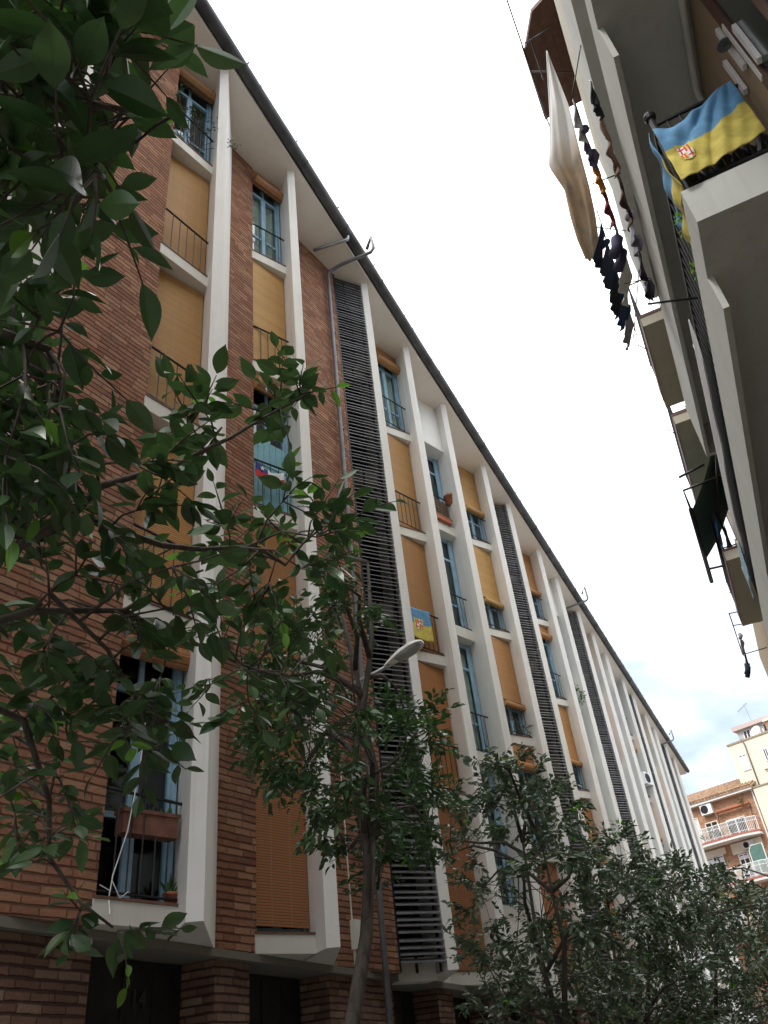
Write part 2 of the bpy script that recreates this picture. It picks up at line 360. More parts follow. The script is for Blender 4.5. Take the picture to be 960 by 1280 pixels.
T1_MID = [(-1.12,0.92,2.92),(-1.41,1.10,3.32),(-1.43,1.11,3.16),(-1.41,1.01,2.91),(-1.80,1.16,3.19),(-1.60,1.07,3.53),(-1.26,0.99,3.40),(-1.37,0.99,3.14),(-1.78,1.13,3.39),(-1.74,1.00,3.60),(-1.96,1.22,3.42),(-1.19,1.03,2.92),(-1.42,1.00,2.86),(-1.25,0.91,3.08),(-1.33,0.80,3.05),(-1.28,1.04,2.85),(-1.59,1.20,3.06),(-1.41,1.01,3.39),(-1.61,1.09,3.13),(-1.79,1.21,3.12),(-1.74,1.04,3.76),(-1.47,1.00,3.10),(-1.61,1.03,3.65),(-1.45,1.14,3.05),(-1.59,1.18,3.34),(-1.26,0.92,2.84),(-1.70,1.13,3.54),(-1.48,0.92,3.37),(-1.19,0.87,3.21),(-1.41,0.93,3.13),(-1.27,1.01,2.94),(-1.85,1.23,3.42),(-1.57,1.21,3.00),(-1.78,0.98,3.82),(-1.52,0.96,3.19),(-1.28,0.86,3.33),(-1.07,0.84,3.06),(-1.46,0.82,3.35),(-1.51,1.29,3.06),(-1.84,1.11,3.41),(-1.40,1.49,3.10),(-1.81,1.45,2.83),(-2.05,1.54,3.22),(-1.58,1.46,2.92),(-1.72,1.71,2.74),(-1.82,1.59,3.37),(-1.89,1.39,2.91),(-1.22,1.45,2.81),(-1.72,1.39,3.10),(-1.58,1.41,2.71),(-1.36,1.60,2.80),(-1.43,1.40,3.00),(-1.68,1.42,2.97),(-1.69,1.80,3.17),(-1.53,1.64,2.84),(-1.85,1.62,3.00),(-1.71,2.01,2.84),(-1.57,1.73,2.55),(-1.76,2.10,2.73),(-1.61,1.85,2.52),(-1.57,1.73,2.82),(-1.60,1.73,2.71),(-1.79,2.02,2.77),(-1.76,1.89,2.71),(-2.24,1.83,2.79),(-2.29,2.12,2.54),(-2.46,2.01,2.69),(-2.18,2.09,2.76),(-2.09,1.96,2.32),(-1.95,1.68,2.72),(-2.09,1.76,2.46),(-2.26,2.17,2.47),(-2.29,1.98,2.66),(-1.98,1.80,2.77),(-2.25,1.97,2.50),(-2.04,1.81,2.66),(-1.88,1.79,2.48),(-1.46,2.34,3.58),(-1.44,2.00,3.35),(-1.51,2.54,3.63),(-1.14,2.12,3.26),(-1.49,2.21,3.40),(-1.26,2.10,3.46),(-1.65,2.48,3.33),(-1.48,2.34,3.30),(-1.23,2.16,3.18),(-1.65,2.24,3.31),(-1.33,2.66,3.64),(-1.12,2.35,3.46),(-1.24,2.33,3.54),(-1.49,2.37,3.46),(-1.69,2.34,3.55),(-1.92,3.04,3.43),(-2.03,2.96,3.35),(-1.94,2.67,3.31),(-1.69,2.71,3.32),(-1.87,2.50,3.35),(-1.60,2.76,3.05),(-1.73,3.12,3.38),(-2.07,2.77,3.19),(-1.99,3.06,3.32),(-1.62,2.66,2.97),(-1.55,2.67,3.23),(-1.63,2.65,3.06),(-1.72,2.87,3.27),(-1.82,2.70,3.02),(-1.25,1.60,3.51),(-1.24,1.68,3.50),(-1.28,1.57,3.45),(-1.16,1.80,3.63),(-1.13,1.88,3.72),(-1.07,1.93,3.78),(-1.02,1.97,3.84),(-1.32,1.37,3.16),(-1.31,1.49,3.27),(-1.93,2.15,2.11),(-2.01,2.07,2.17)]
T1_LIMBS = [[(-1.78,1.18,2.75),(-1.65,1.25,2.89),(-1.50,1.34,3.03),(-1.46,1.39,3.15),(-1.42,1.48,3.23),(-1.35,1.58,3.31),(-1.27,1.66,3.41),(-1.25,1.74,3.50),(-1.18,1.85,3.65),(-1.03,1.98,3.82)],
[(-1.58,1.29,2.96),(-1.53,1.42,3.08),(-1.51,1.55,3.10),(-1.50,1.72,3.14),(-1.49,1.92,3.23),(-1.43,2.17,3.36),(-1.44,2.40,3.40),(-1.32,2.49,3.61),(-1.20,2.60,3.79)],
[(-1.87,1.28,2.73),(-1.69,1.42,2.82),(-1.61,1.56,2.86),(-1.58,1.67,2.90),(-1.50,1.79,3.04),(-1.48,1.92,3.14)],
[(-1.58,1.67,2.90),(-1.63,1.89,2.94),(-1.69,2.19,3.03),(-1.79,2.60,3.14),(-1.78,2.96,3.20)],
[(-1.30,0.77,3.17),(-1.22,0.94,3.18),(-1.28,1.04,3.19),(-1.34,1.15,3.18),(-1.42,1.32,3.18),(-1.46,1.39,3.15)],
[(-0.96,0.36,3.19),(-0.84,0.46,3.21),(-0.72,0.59,3.28),(-0.66,0.69,3.36)],
[(-0.91,0.29,3.31),(-0.81,0.39,3.24),(-0.77,0.47,3.24),(-0.77,0.61,3.15),(-0.80,0.72,3.16)],
[(-1.10,0.48,3.14),(-0.93,0.52,3.17),(-0.79,0.49,3.20),(-0.67,0.49,3.35),(-0.63,0.58,3.60),(-0.61,0.63,3.63)],
[(-1.69,1.42,2.82),(-1.63,1.42,2.86),(-1.60,1.64,2.76),(-1.64,1.83,2.67)],
[(-2.05,1.49,2.71),(-1.97,1.70,2.66),(-2.06,1.93,2.49),(-2.12,2.02,2.34),(-2.04,2.10,2.20),(-1.94,2.14,2.12)]]
T2 = [(-2.48,5.86,3.83),(-4.20,7.47,5.74),(-2.96,6.92,3.57),(-4.33,6.92,5.26),(-4.02,7.64,6.15),(-3.57,5.81,4.80),(-4.31,7.39,4.51),(-2.56,4.93,4.80),(-3.61,5.65,4.28),(-3.51,8.06,5.13),(-3.05,5.18,3.71),(-4.36,7.15,6.04),(-2.80,5.65,5.19),(-2.68,5.40,3.64),(-2.98,6.45,3.42),(-3.47,5.81,5.35),(-2.65,5.21,3.50),(-3.80,6.42,3.95),(-3.36,7.37,3.88),(-2.64,6.09,3.82),(-4.08,7.42,5.29),(-3.83,6.95,4.54),(-3.44,7.35,4.17),(-4.05,6.96,5.56),(-3.63,7.62,6.05),(-3.28,6.76,3.27),(-3.12,6.64,3.59),(-4.22,6.92,4.37),(-4.14,7.65,5.61),(-4.20,6.57,5.13),(-3.03,7.25,3.52),(-3.19,7.65,4.63),(-3.68,5.75,5.17),(-3.57,7.65,5.08),(-3.34,7.15,3.46),(-3.28,5.11,4.19),(-3.13,6.27,3.75),(-3.51,5.62,5.17),(-2.88,7.57,4.63),(-4.10,6.56,4.15),(-3.68,6.07,4.37),(-4.17,7.09,6.30),(-3.17,8.26,4.36),(-3.20,8.06,3.79),(-3.55,7.67,3.56),(-3.78,6.64,4.28),(-4.04,7.52,4.67),(-3.95,6.11,4.34),(-3.54,6.68,3.69),(-3.31,6.91,3.13),(-3.83,6.95,3.81),(-4.62,7.00,5.55),(-3.33,5.66,4.54),(-2.49,5.48,3.54),(-2.52,5.67,4.15),(-3.21,6.10,3.59),(-3.28,8.29,4.18),(-2.36,5.58,3.88),(-3.35,7.99,4.11),(-2.75,5.51,5.35),(-2.21,5.86,4.08),(-3.15,5.44,4.35),(-2.46,5.02,3.90),(-3.65,5.87,3.97),(-2.87,6.02,3.13),(-2.60,5.59,3.31),(-3.23,5.31,4.63),(-4.06,7.89,5.65),(-2.67,6.30,3.38),(-4.07,7.97,4.29),(-3.08,5.90,3.54),(-3.62,8.18,3.97),(-3.60,6.41,4.03),(-3.08,7.32,4.14),(-3.90,7.41,3.68),(-2.68,5.18,5.00),(-3.19,7.76,3.96),(-3.47,6.77,6.15),(-3.14,5.54,3.62),(-2.80,5.93,3.42),(-2.86,5.75,3.75),(-3.33,5.54,3.90),(-3.91,7.46,4.82),(-3.74,7.96,4.94),(-2.92,5.23,3.35),(-3.97,6.06,5.04),(-4.37,7.14,5.12),(-3.33,5.19,3.97),(-3.44,6.36,3.78),(-3.55,6.89,5.92),(-2.97,7.94,4.54),(-3.33,5.30,4.15),(-3.96,6.99,4.89),(-2.60,5.00,4.23),(-2.42,5.28,4.86),(-3.02,5.26,4.84),(-2.06,5.47,3.79),(-3.48,6.70,3.46),(-2.49,6.36,3.70),(-2.91,5.46,4.03),(-2.87,7.02,3.79),(-3.39,7.78,4.95),(-3.62,7.21,6.48),(-4.09,7.67,4.85),(-2.81,5.21,3.84),(-3.95,6.38,4.30),(-3.73,5.82,4.34),(-4.13,7.07,4.81),(-3.08,7.59,3.60),(-2.55,6.08,4.12),(-3.19,6.41,3.48),(-3.73,6.74,5.98),(-3.15,5.01,3.82),(-3.81,7.15,6.03),(-4.45,7.47,5.60),(-3.68,5.67,4.94),(-4.06,6.40,4.97),(-3.23,5.97,3.33),(-2.93,7.37,3.99),(-3.34,8.16,5.08)]
T3 = [(-3.42,12.48,3.35),(-3.31,11.87,4.25),(-2.79,12.32,3.93),(-2.93,9.06,2.45),(-3.03,11.28,5.37),(-3.20,8.84,2.80),(-3.85,12.02,4.01),(-2.70,11.89,4.54),(-2.29,9.13,4.45),(-3.00,10.73,2.32),(-2.22,9.86,3.68),(-3.06,9.94,2.53),(-2.38,10.02,2.88),(-3.75,11.48,2.14),(-2.48,9.92,4.41),(-2.50,10.57,4.65),(-4.10,12.16,3.47),(-3.08,12.28,4.96),(-3.20,9.19,3.39),(-3.25,11.08,2.51),(-3.56,11.20,2.21),(-2.61,12.17,4.61),(-2.10,10.69,3.65),(-3.78,10.91,4.43),(-2.30,11.46,3.07),(-2.05,9.86,3.51),(-2.02,10.12,3.23),(-2.09,10.40,3.00),(-2.46,9.71,3.25),(-2.51,9.70,3.78),(-2.42,8.98,3.48),(-2.93,11.96,4.09),(-3.37,11.31,4.50),(-2.94,8.93,4.30),(-3.22,11.03,2.27),(-3.26,12.25,3.00),(-3.53,11.83,4.63),(-3.17,12.46,3.57),(-2.04,9.05,3.84),(-3.41,11.88,3.33),(-3.85,10.30,4.25),(-3.80,11.75,4.64),(-4.00,11.56,3.03),(-3.14,9.63,2.28),(-2.33,10.72,2.52),(-2.30,11.38,4.04),(-3.15,10.39,2.41),(-3.58,9.90,4.45),(-2.79,10.11,4.52),(-2.75,12.46,3.14),(-3.16,11.61,2.91),(-3.42,9.78,3.58),(-2.86,10.94,2.56),(-3.67,11.67,2.33),(-2.94,12.51,4.08),(-2.91,11.25,4.63),(-2.74,12.17,5.12),(-3.60,10.47,2.82),(-2.19,10.00,4.28),(-2.10,10.29,3.78),(-3.02,10.50,4.80),(-2.89,11.93,2.51),(-2.95,10.17,4.87),(-3.41,9.84,2.19),(-2.91,12.62,3.77),(-2.92,9.89,2.87),(-2.93,12.49,3.39),(-3.22,9.68,4.35),(-2.25,9.22,2.92),(-3.54,12.36,2.99),(-3.20,10.36,4.65),(-3.20,10.19,2.53),(-2.57,10.37,1.79),(-2.71,9.08,4.64),(-2.58,9.69,4.49),(-4.17,12.09,2.78),(-3.12,10.17,4.56),(-2.05,9.58,2.50),(-3.45,10.85,4.99),(-3.51,9.72,3.29),(-3.57,11.51,2.51),(-3.76,10.20,2.90),(-2.89,12.05,3.08),(-2.88,10.79,4.68),(-3.79,10.55,2.99),(-3.09,11.36,2.10),(-2.76,12.19,3.65),(-3.87,12.08,3.52),(-2.90,12.62,2.87),(-3.86,12.36,3.24),(-3.73,10.47,2.13),(-3.80,11.83,3.23),(-3.17,11.56,4.51),(-2.53,9.96,2.02),(-3.25,12.07,3.96),(-2.71,9.52,4.35),(-2.94,10.63,5.16),(-2.43,9.69,4.18),(-3.34,11.82,2.51),(-3.07,11.05,4.72),(-3.81,10.86,4.06),(-3.41,10.76,1.94),(-2.61,9.24,3.03),(-2.10,9.66,3.22),(-2.40,9.40,3.74),(-3.59,10.63,2.39),(-2.30,11.03,2.72),(-3.91,12.67,3.83),(-3.76,10.38,4.76),(-2.79,8.94,2.74),(-2.24,10.07,2.28),(-3.17,11.57,4.96),(-3.81,10.83,2.54),(-3.03,11.93,5.08),(-3.23,12.26,3.74),(-2.33,10.28,2.99),(-2.22,10.94,2.91),(-4.27,11.48,2.50),(-4.27,11.36,4.35),(-2.89,10.02,4.70),(-4.20,12.12,3.93),(-3.61,11.28,2.61),(-3.34,11.54,5.39),(-2.59,8.74,3.36),(-2.84,11.77,3.12)]
T4 = [(-2.17,16.25,4.44),(-3.42,16.90,2.51),(-2.81,15.80,2.28),(-3.26,16.52,2.29),(-1.79,14.48,2.78),(-2.61,13.52,4.10),(-3.37,16.03,2.33),(-2.17,15.99,2.28),(-1.96,16.58,4.59),(-2.16,16.39,3.55),(-1.96,14.33,2.61),(-1.99,15.70,3.47),(-2.66,14.85,4.48),(-1.62,14.55,4.14),(-2.41,14.55,3.92),(-3.16,14.53,1.93),(-3.42,16.55,3.04),(-2.35,17.66,3.49),(-2.28,14.83,4.09),(-2.37,16.94,2.33),(-3.27,13.49,2.85),(-3.35,14.30,2.83),(-2.28,16.85,4.57),(-2.89,16.93,4.65),(-2.36,14.85,2.11),(-3.04,14.44,2.42),(-2.95,17.74,2.93),(-2.24,14.75,2.94),(-4.09,17.20,3.37),(-1.88,14.58,3.37),(-3.44,17.52,3.19),(-2.76,16.51,2.95),(-2.55,14.83,4.75),(-2.00,15.57,2.75),(-2.40,15.04,4.88),(-2.80,14.01,2.61),(-2.71,17.24,3.95),(-2.27,15.10,2.31),(-2.37,15.62,4.75),(-2.39,13.99,3.03),(-3.06,15.81,4.90),(-2.73,13.98,4.33),(-3.16,14.13,3.46),(-2.04,15.13,2.14),(-2.22,14.52,2.80),(-3.53,14.24,1.88),(-2.77,17.24,2.52),(-3.69,17.15,4.58),(-2.19,15.76,2.46),(-3.73,16.50,4.77),(-3.35,17.37,2.82),(-2.16,14.79,4.61),(-2.79,17.19,3.31),(-1.55,14.77,4.01),(-2.15,15.15,4.44),(-3.43,15.64,2.25),(-2.39,13.86,3.27),(-1.79,16.04,3.51),(-3.70,15.07,2.66),(-2.18,16.03,2.85),(-1.80,15.20,3.32),(-2.62,14.40,2.90),(-2.82,13.67,2.29),(-2.56,14.38,4.11),(-2.18,15.34,2.45),(-2.33,13.86,4.18),(-3.02,14.28,3.29),(-3.14,14.00,2.52),(-3.01,14.36,4.16),(-2.80,15.22,2.05),(-2.26,14.29,3.74),(-2.99,16.60,5.22),(-2.25,16.22,1.91),(-2.50,14.15,2.00),(-2.95,16.23,4.76),(-2.98,13.63,3.90),(-3.55,14.61,2.81),(-3.57,17.52,3.88),(-2.31,16.76,4.10),(-2.55,16.78,4.03),(-3.09,13.63,2.36),(-3.67,16.67,2.77),(-2.43,17.48,2.75),(-3.43,17.03,3.36),(-2.52,13.91,2.66),(-2.14,14.23,2.06),(-2.04,14.39,3.62),(-2.58,16.88,3.80),(-4.05,16.36,2.85),(-3.83,17.16,3.92),(-2.81,13.49,3.61),(-3.14,15.30,2.30),(-2.47,16.89,1.89),(-2.67,14.46,2.09),(-2.38,17.10,2.92),(-2.01,16.98,4.60),(-3.12,16.62,4.36),(-3.28,17.31,3.99),(-2.78,16.72,3.12),(-3.70,16.39,3.34),(-3.22,16.27,5.09),(-2.60,15.38,4.92),(-2.93,14.52,2.83),(-3.77,15.57,2.69),(-3.74,15.93,2.44),(-1.94,15.38,4.02),(-2.02,14.12,3.38),(-2.29,17.02,2.56),(-2.30,16.22,2.37),(-2.12,16.78,3.30),(-3.28,16.95,1.89),(-3.08,17.38,4.81),(-1.87,15.11,3.59),(-2.60,16.71,4.99),(-2.21,13.85,3.49),(-3.13,17.54,2.46),(-3.66,17.28,4.28),(-2.09,13.67,3.79),(-2.47,14.55,3.04),(-2.81,13.98,2.07)]
T5 = [(-2.88,19.92,2.79),(-3.16,18.33,3.45),(-1.16,18.45,3.38),(-0.82,21.02,4.19),(-1.18,21.42,4.11),(-1.34,19.69,4.70),(-2.64,22.57,3.83),(-1.72,21.50,2.84),(-2.16,22.56,3.39),(-1.36,19.62,3.35),(-1.64,22.46,3.25),(-2.92,21.59,4.76),(-3.04,19.01,3.51),(-3.45,21.13,3.53),(-3.32,18.86,3.92),(-3.24,21.01,2.40),(-1.26,20.12,4.16),(-1.71,18.69,4.36),(-3.47,18.82,2.23),(-1.28,20.61,2.70),(-2.87,18.76,4.78),(-2.73,21.87,2.03),(-2.01,19.30,2.29),(-3.72,20.35,1.83),(-0.96,20.72,3.62),(-3.47,19.38,2.36),(-1.95,22.96,4.07),(-3.79,21.99,4.56),(-1.54,22.54,3.94),(-2.62,17.99,4.44),(-1.37,20.20,2.33),(-2.84,17.96,3.77),(-3.25,18.78,4.31),(-3.78,20.11,2.54),(-4.14,21.38,2.90),(-1.25,22.72,4.04),(-1.12,20.31,3.51),(-1.05,19.23,3.21),(-3.00,21.83,2.89),(-1.96,21.04,1.66),(-3.33,22.12,3.85),(-3.89,19.81,2.26),(-3.46,18.59,2.96),(-3.58,21.89,4.85),(-1.60,18.65,2.88),(-2.03,18.42,3.89),(-3.15,19.30,2.33),(-2.64,21.43,2.91),(-2.65,21.46,1.88),(-2.06,18.85,4.33),(-3.35,22.00,1.99),(-1.53,22.36,4.66),(-1.47,19.87,1.80),(-1.14,20.95,4.71),(-2.84,18.54,3.54),(-3.00,22.04,4.39),(-1.45,18.15,3.86),(-3.21,21.63,2.22),(-3.92,21.84,3.59),(-3.06,20.32,2.42),(-2.26,22.25,3.88),(-3.68,22.59,4.48),(-1.95,18.73,2.04),(-3.23,20.30,5.03),(-2.01,20.88,2.19),(-2.19,21.81,5.35),(-3.02,18.46,2.78),(-2.34,19.37,5.05),(-3.63,20.25,3.12),(-2.94,21.34,2.06),(-2.01,22.38,4.48),(-3.22,21.48,3.80),(-2.19,22.00,4.54),(-2.71,19.17,4.86),(-3.79,21.45,2.14),(-3.27,19.29,3.62),(-0.91,22.34,4.33),(-2.06,21.71,2.65),(-2.37,21.96,2.75),(-1.63,21.79,3.09),(-0.90,20.24,4.29),(-2.40,21.86,2.09),(-3.00,19.55,2.13),(-1.06,20.54,3.29),(-2.67,19.02,3.48),(-2.88,22.10,5.06),(-2.12,21.83,2.99),(-1.63,22.91,3.71),(-3.84,19.29,2.58),(-1.81,22.74,3.34),(-3.08,19.68,3.15),(-2.26,21.40,1.76),(-2.88,21.21,5.15),(-1.40,20.37,3.14),(-2.37,20.26,2.34),(-1.25,19.22,2.39),(-2.66,18.07,4.06),(-3.17,18.77,4.62),(-1.95,19.62,2.96),(-2.68,18.69,3.10),(-3.18,20.79,2.15),(-2.01,19.75,1.80),(-2.21,18.68,3.27),(-1.47,19.16,4.59),(-2.99,21.52,5.29),(-3.35,21.46,4.74),(-1.66,20.14,2.81),(-1.43,21.33,3.68),(-2.05,22.53,4.18),(-3.65,21.93,2.58),(-2.48,22.32,5.10),(-3.64,20.41,4.26),(-3.22,19.53,4.22),(-1.68,18.41,3.62),(-2.46,21.47,5.00),(-3.29,22.87,3.60),(-2.16,19.40,1.71),(-3.18,18.97,2.86),(-3.23,21.19,2.79),(-0.87,19.84,4.12)]
T6 = [(-1.75,25.88,3.01),(-2.71,25.14,4.25),(-3.35,27.22,4.63),(-2.29,28.25,3.47),(-2.03,26.60,1.78),(-1.41,27.31,2.50),(-1.81,29.03,4.28),(-1.91,26.44,2.60),(-1.28,24.98,5.07),(-2.31,28.77,1.88),(-1.19,25.14,4.30),(-3.10,25.60,3.22),(-1.43,24.38,4.07),(-1.75,25.56,5.56),(-1.75,27.43,1.73),(-1.02,24.20,4.01),(-2.82,25.64,2.69),(-2.39,26.34,4.36),(-2.25,27.07,3.49),(-1.21,24.26,4.88),(-1.82,29.04,5.71),(-2.89,28.44,4.93),(-2.35,27.45,4.84),(-2.18,27.91,5.35),(-0.69,25.00,4.63),(-1.78,27.72,2.43),(-1.13,28.82,4.29),(-1.50,28.77,2.79),(-1.49,28.34,5.55),(-2.39,28.78,6.07),(-2.82,26.86,4.48),(-1.59,28.06,2.30),(-3.04,25.90,5.31),(-2.42,24.71,4.41),(-2.54,27.96,2.13),(-1.78,29.63,3.84),(-2.82,27.62,2.07),(-1.31,27.84,2.32),(-2.89,27.63,5.15),(-1.06,29.98,4.23),(-2.18,25.36,4.64),(-0.79,24.69,4.26),(-2.12,27.21,2.46),(-2.60,27.21,3.94),(-2.24,29.06,4.72),(-0.92,28.55,4.03),(-2.70,26.59,4.82),(-2.36,26.25,3.78),(-2.27,26.90,1.52),(-1.24,24.35,3.25),(-2.09,28.62,2.94),(-1.08,29.51,5.64),(-2.35,24.81,3.91),(-2.01,25.26,5.47),(-2.07,28.83,3.30),(-2.28,28.15,2.99),(-3.18,26.69,4.59),(-1.97,28.73,1.54),(-1.89,24.64,5.64),(-3.13,26.26,4.65),(-2.91,28.13,5.59),(-0.84,25.15,4.22),(-2.79,27.48,2.92),(-2.45,29.11,2.73),(-1.91,28.18,4.01),(-2.89,26.01,5.73),(-1.93,29.46,2.85),(-1.56,28.79,3.69),(-3.10,28.01,3.09),(-1.46,29.28,3.04),(-3.24,27.89,2.72),(-2.29,27.29,1.95),(-2.96,24.91,4.82),(-2.01,26.11,5.71),(-2.63,27.77,5.77),(-1.48,28.28,2.57),(-2.84,28.94,4.73),(-2.44,25.93,1.49),(-0.75,28.89,5.40),(-3.44,26.40,5.03),(-2.98,27.49,2.44),(-2.70,27.35,5.34),(-2.07,26.62,2.19),(-1.29,26.55,2.62),(-1.05,25.10,3.19),(-3.11,26.01,4.28),(-2.94,27.01,2.80),(-2.35,27.29,5.61),(-2.78,26.60,2.10),(-2.39,28.49,3.77),(-3.04,26.91,5.67),(-3.12,27.52,5.43),(-3.20,26.73,2.56),(-3.58,27.95,3.85),(-2.10,28.77,2.19),(-1.15,29.57,4.84),(-2.84,28.11,3.89),(-0.71,28.68,4.70),(-2.15,27.49,2.91),(-1.49,25.54,4.84),(-1.12,29.26,3.23),(-1.58,26.51,2.13),(-3.29,25.61,5.30),(-1.06,29.14,4.80),(-3.58,26.48,4.48),(-3.37,26.86,3.98),(-3.33,26.49,2.98),(-1.07,28.63,3.12),(-2.17,29.35,5.68),(-2.27,26.85,2.82),(-2.71,25.11,2.83),(-2.58,28.26,4.39),(-1.37,27.77,2.77),(-0.42,28.69,5.29),(-3.00,28.55,5.48),(-2.94,28.28,6.19),(-1.86,25.46,4.44),(-2.13,28.40,1.88),(-2.37,25.19,2.75),(-2.09,27.99,2.21),(-2.47,27.79,4.90),(-2.37,25.13,3.70),(-1.34,24.68,1.99),(-1.14,26.00,2.69),(-3.15,25.42,4.83),(-3.55,26.89,4.76),(-1.55,29.31,4.91),(-1.53,24.98,1.69),(-2.09,25.82,1.85),(-2.58,25.18,2.36)]
# ------------------------------------------------------------------ ground, road, pavements
g = MB(); g.quad((-400, -300, -0.02), (400, -300, -0.02), (400, 500, -0.02), (-400, 500, -0.02)); structure(g.build('ground', M['earth']))
g = MB(); g.quad((-2.2, -40, 0.0), (0.75, -40, 0.0), (0.75, 68, 0.0), (-2.2, 68, 0.0)); structure(g.build('road', M['asphalt']))
g = MB(); g.box((-7, -40, -0.01), (-2.35, 68, 0.13)); structure(g.build('left_pavement', M['paving']))
g = MB(); g.box((0.9, -40, -0.01), (2.6, 68, 0.13)); structure(g.build('right_pavement', M['paving']))
g = MB(); g.box((-2.35, -40, -0.01), (-2.2, 68, 0.14)); structure(g.build('left_kerb', M['kerb']))
g = MB(); g.box((0.75, -40, -0.01), (0.9, 68, 0.14)); structure(g.build('right_kerb', M['kerb']))
g = MB()
for i in range(14): g.box((-2.05, -8+i*5.2, 0.0), (-1.97, -5.2+i*5.2, 0.004))
structure(g.build('road_markings', M['paint']))

# ------------------------------------------------------------------ left apartment building
apt = thing('apartment_building', 'long brick apartment building with slanted white fins, straw blinds and dark louvred strips', 'building', (-8, 30, 0))
NOSE = [3.0, 6.8, 9.45, 13.2, 15.87, 18.7, 22.4, 25.1, 28.95, 31.6, 35.26, 38.0, 40.8, 44.8, 47.5, 51.2, 54.1, 58.0, 61.5]
KIND = ['bw', 'bw', 'bl', 'w', 's', 'w', 'l', 'w', 's', 'l', 'w', 's', 'w', 'l', 'w', 's', 'l', 'w']
ZB, ZS = 3.135, 19.5
SILL = [3.34, 6.5, 9.62, 13.0, 16.33]
AX = Vector((-0.342, -0.940, 0)); NR = Vector((0.940, -0.342, 0)); UZ = Vector((0, 0, 1))
def Jp(y, deep=0.0): return Vector((-5.66-0.765*deep, y+0.28+0.643*deep, 0))
def Rp(y): return (-6.0, y+1.45)
for y in NOSE:
    b = MB()
    b.prism([(-5.22, y-0.09), (-5.08, y), Rp(y), (-6.15, y+1.45), (-6.35, y+0.88), tuple(Jp(y))[:2]], ZB, ZS)
    b.build('fin', M['white'], apt)

def railing(RA, RB, z, name='railing'):
    b = MB(); RA = Vector(RA); RB = Vector(RB); d = RB-RA; L = d.length; d.normalize()
    zz = lambda p, h: (p.x, p.y, z+h)
    b.tube([zz(RA, 1.0), zz(RB, 1.0)], 0.018, 6); b.tube([zz(RA, 0.07), zz(RB, 0.07)], 0.014, 6)
    n = max(4, int(L/0.135))
    for i in range(1, n): 
        p = RA+d*(L*i/n); b.tube([zz(p, 0.07), zz(p, 1.0)], 0.0085, 5)
    return b.build(name, M['metal_dark'], apt)

def window(J, w, z0, z1, content='glass', drop=0.0, roll=True, bcol=(0.47, 0.26, 0.08), boards=False, frame='blue', stile=0.05):
    P = lambda s, d, z: J+AX*s+NR*d+UZ*z
    b = MB()
    def bar(s0, s1, za, zb, d0=-0.13, d1=-0.07): b.obox(P(s0, d0, za), AX*(s1-s0), NR*(d1-d0), UZ*(zb-za))
    tz = z0+(z1-z0)*0.76
    bar(0.02, 0.10, z0, z1); bar(w-0.08, w, z0, z1); bar(0.015, 0.018+stile, z0+.001, z1-.001, -.065, -.03); bar(0.10, w-0.08, z1-0.09, z1); bar(0.10, w-0.08, z0, z0+0.10)
    bar(0.10, w-0.08, tz, tz+0.07, -0.125, -0.065)
    bar(w/2-0.045, w/2+0.065, z0+0.10, tz, -0.12, -0.06); bar(w/2-0.02, w/2+0.04, tz+0.07, z1-0.09, -0.12, -0.075)
    bar(0.10, w/2-0.045, z0+0.85, z0+0.91, -0.118, -0.08); bar(w/2+0.065, w-0.08, z0+0.85, z0+0.91, -0.118, -0.08)
    if frame == 'open':       # one leaf folded back against the jamb
        b.obox(P(0.12, -0.05, z0+0.1), AX*0.05, NR*0.42, UZ*(tz-z0-0.12))
    win = b.build('window', M['blue'], apt)
    b = MB(); b.obox(P(0.10, -0.104, z0+0.1), AX*(w-0.18), NR*0.008, UZ*(z1-z0-0.19)); b.build('pane', M['glass'], win)
    if boards:
        b = MB(); nb = 6
        for i in range(nb):
            s = 0.05+(w-0.1)*i/nb; b.obox(P(s+0.004, -0.05, z0+0.06), AX*((w-0.1)/nb-0.010), NR*0.025, UZ*1.55)
        b.obox(P(0.05, -0.024, z0+1.05), AX*(w-0.1), NR*0.015, UZ*0.07)
        b.build('shutter', M['blue_board'], win)
    if content == 'curtain':
        b = MB(); fn = lambda u, v: P(0.12+(w-0.24)*u, -0.17+0.025*math.sin(u*38)+0.012*math.sin(u*91+1), z0+0.08+(z1-z0-0.3)*v)
        b.grid(fn, 48, 1); b.build('curtain', M['curtain'], win, True)
    if drop > 0:
        zb = z1-(z1-z0-0.02)*drop
        b = MB()
        b.obox(P(0.035, 0.035, zb), AX*(w-0.07), NR*0.018, UZ*(z1-0.02-zb))
        if drop >= 0.97: b.obox(P(0.03, 0.03, zb), AX*(w-0.06), NR*0.03, UZ*0.035)
        elif roll:
            r = 0.055+0.075*(1-drop)**0.5
            b.tube([P(0.03, 0.05+r*0.6, zb+r*0.3), P(w-0.03, 0.05+r*0.6, zb+r*0.3)], r, 14)
        k = rnd.uniform(0.84, 1.1); k2 = rnd.uniform(0.92, 1.06)
        b.build('roller_blind', M['blind'], win, color=(bcol[0]*k, bcol[1]*k*k2, bcol[2]*k))
    return win

TAN = (0.56, 0.315, 0.10); MIDT = (0.53, 0.275, 0.085); RED = (0.43, 0.18, 0.07); ORG = (0.50, 0.225, 0.07)
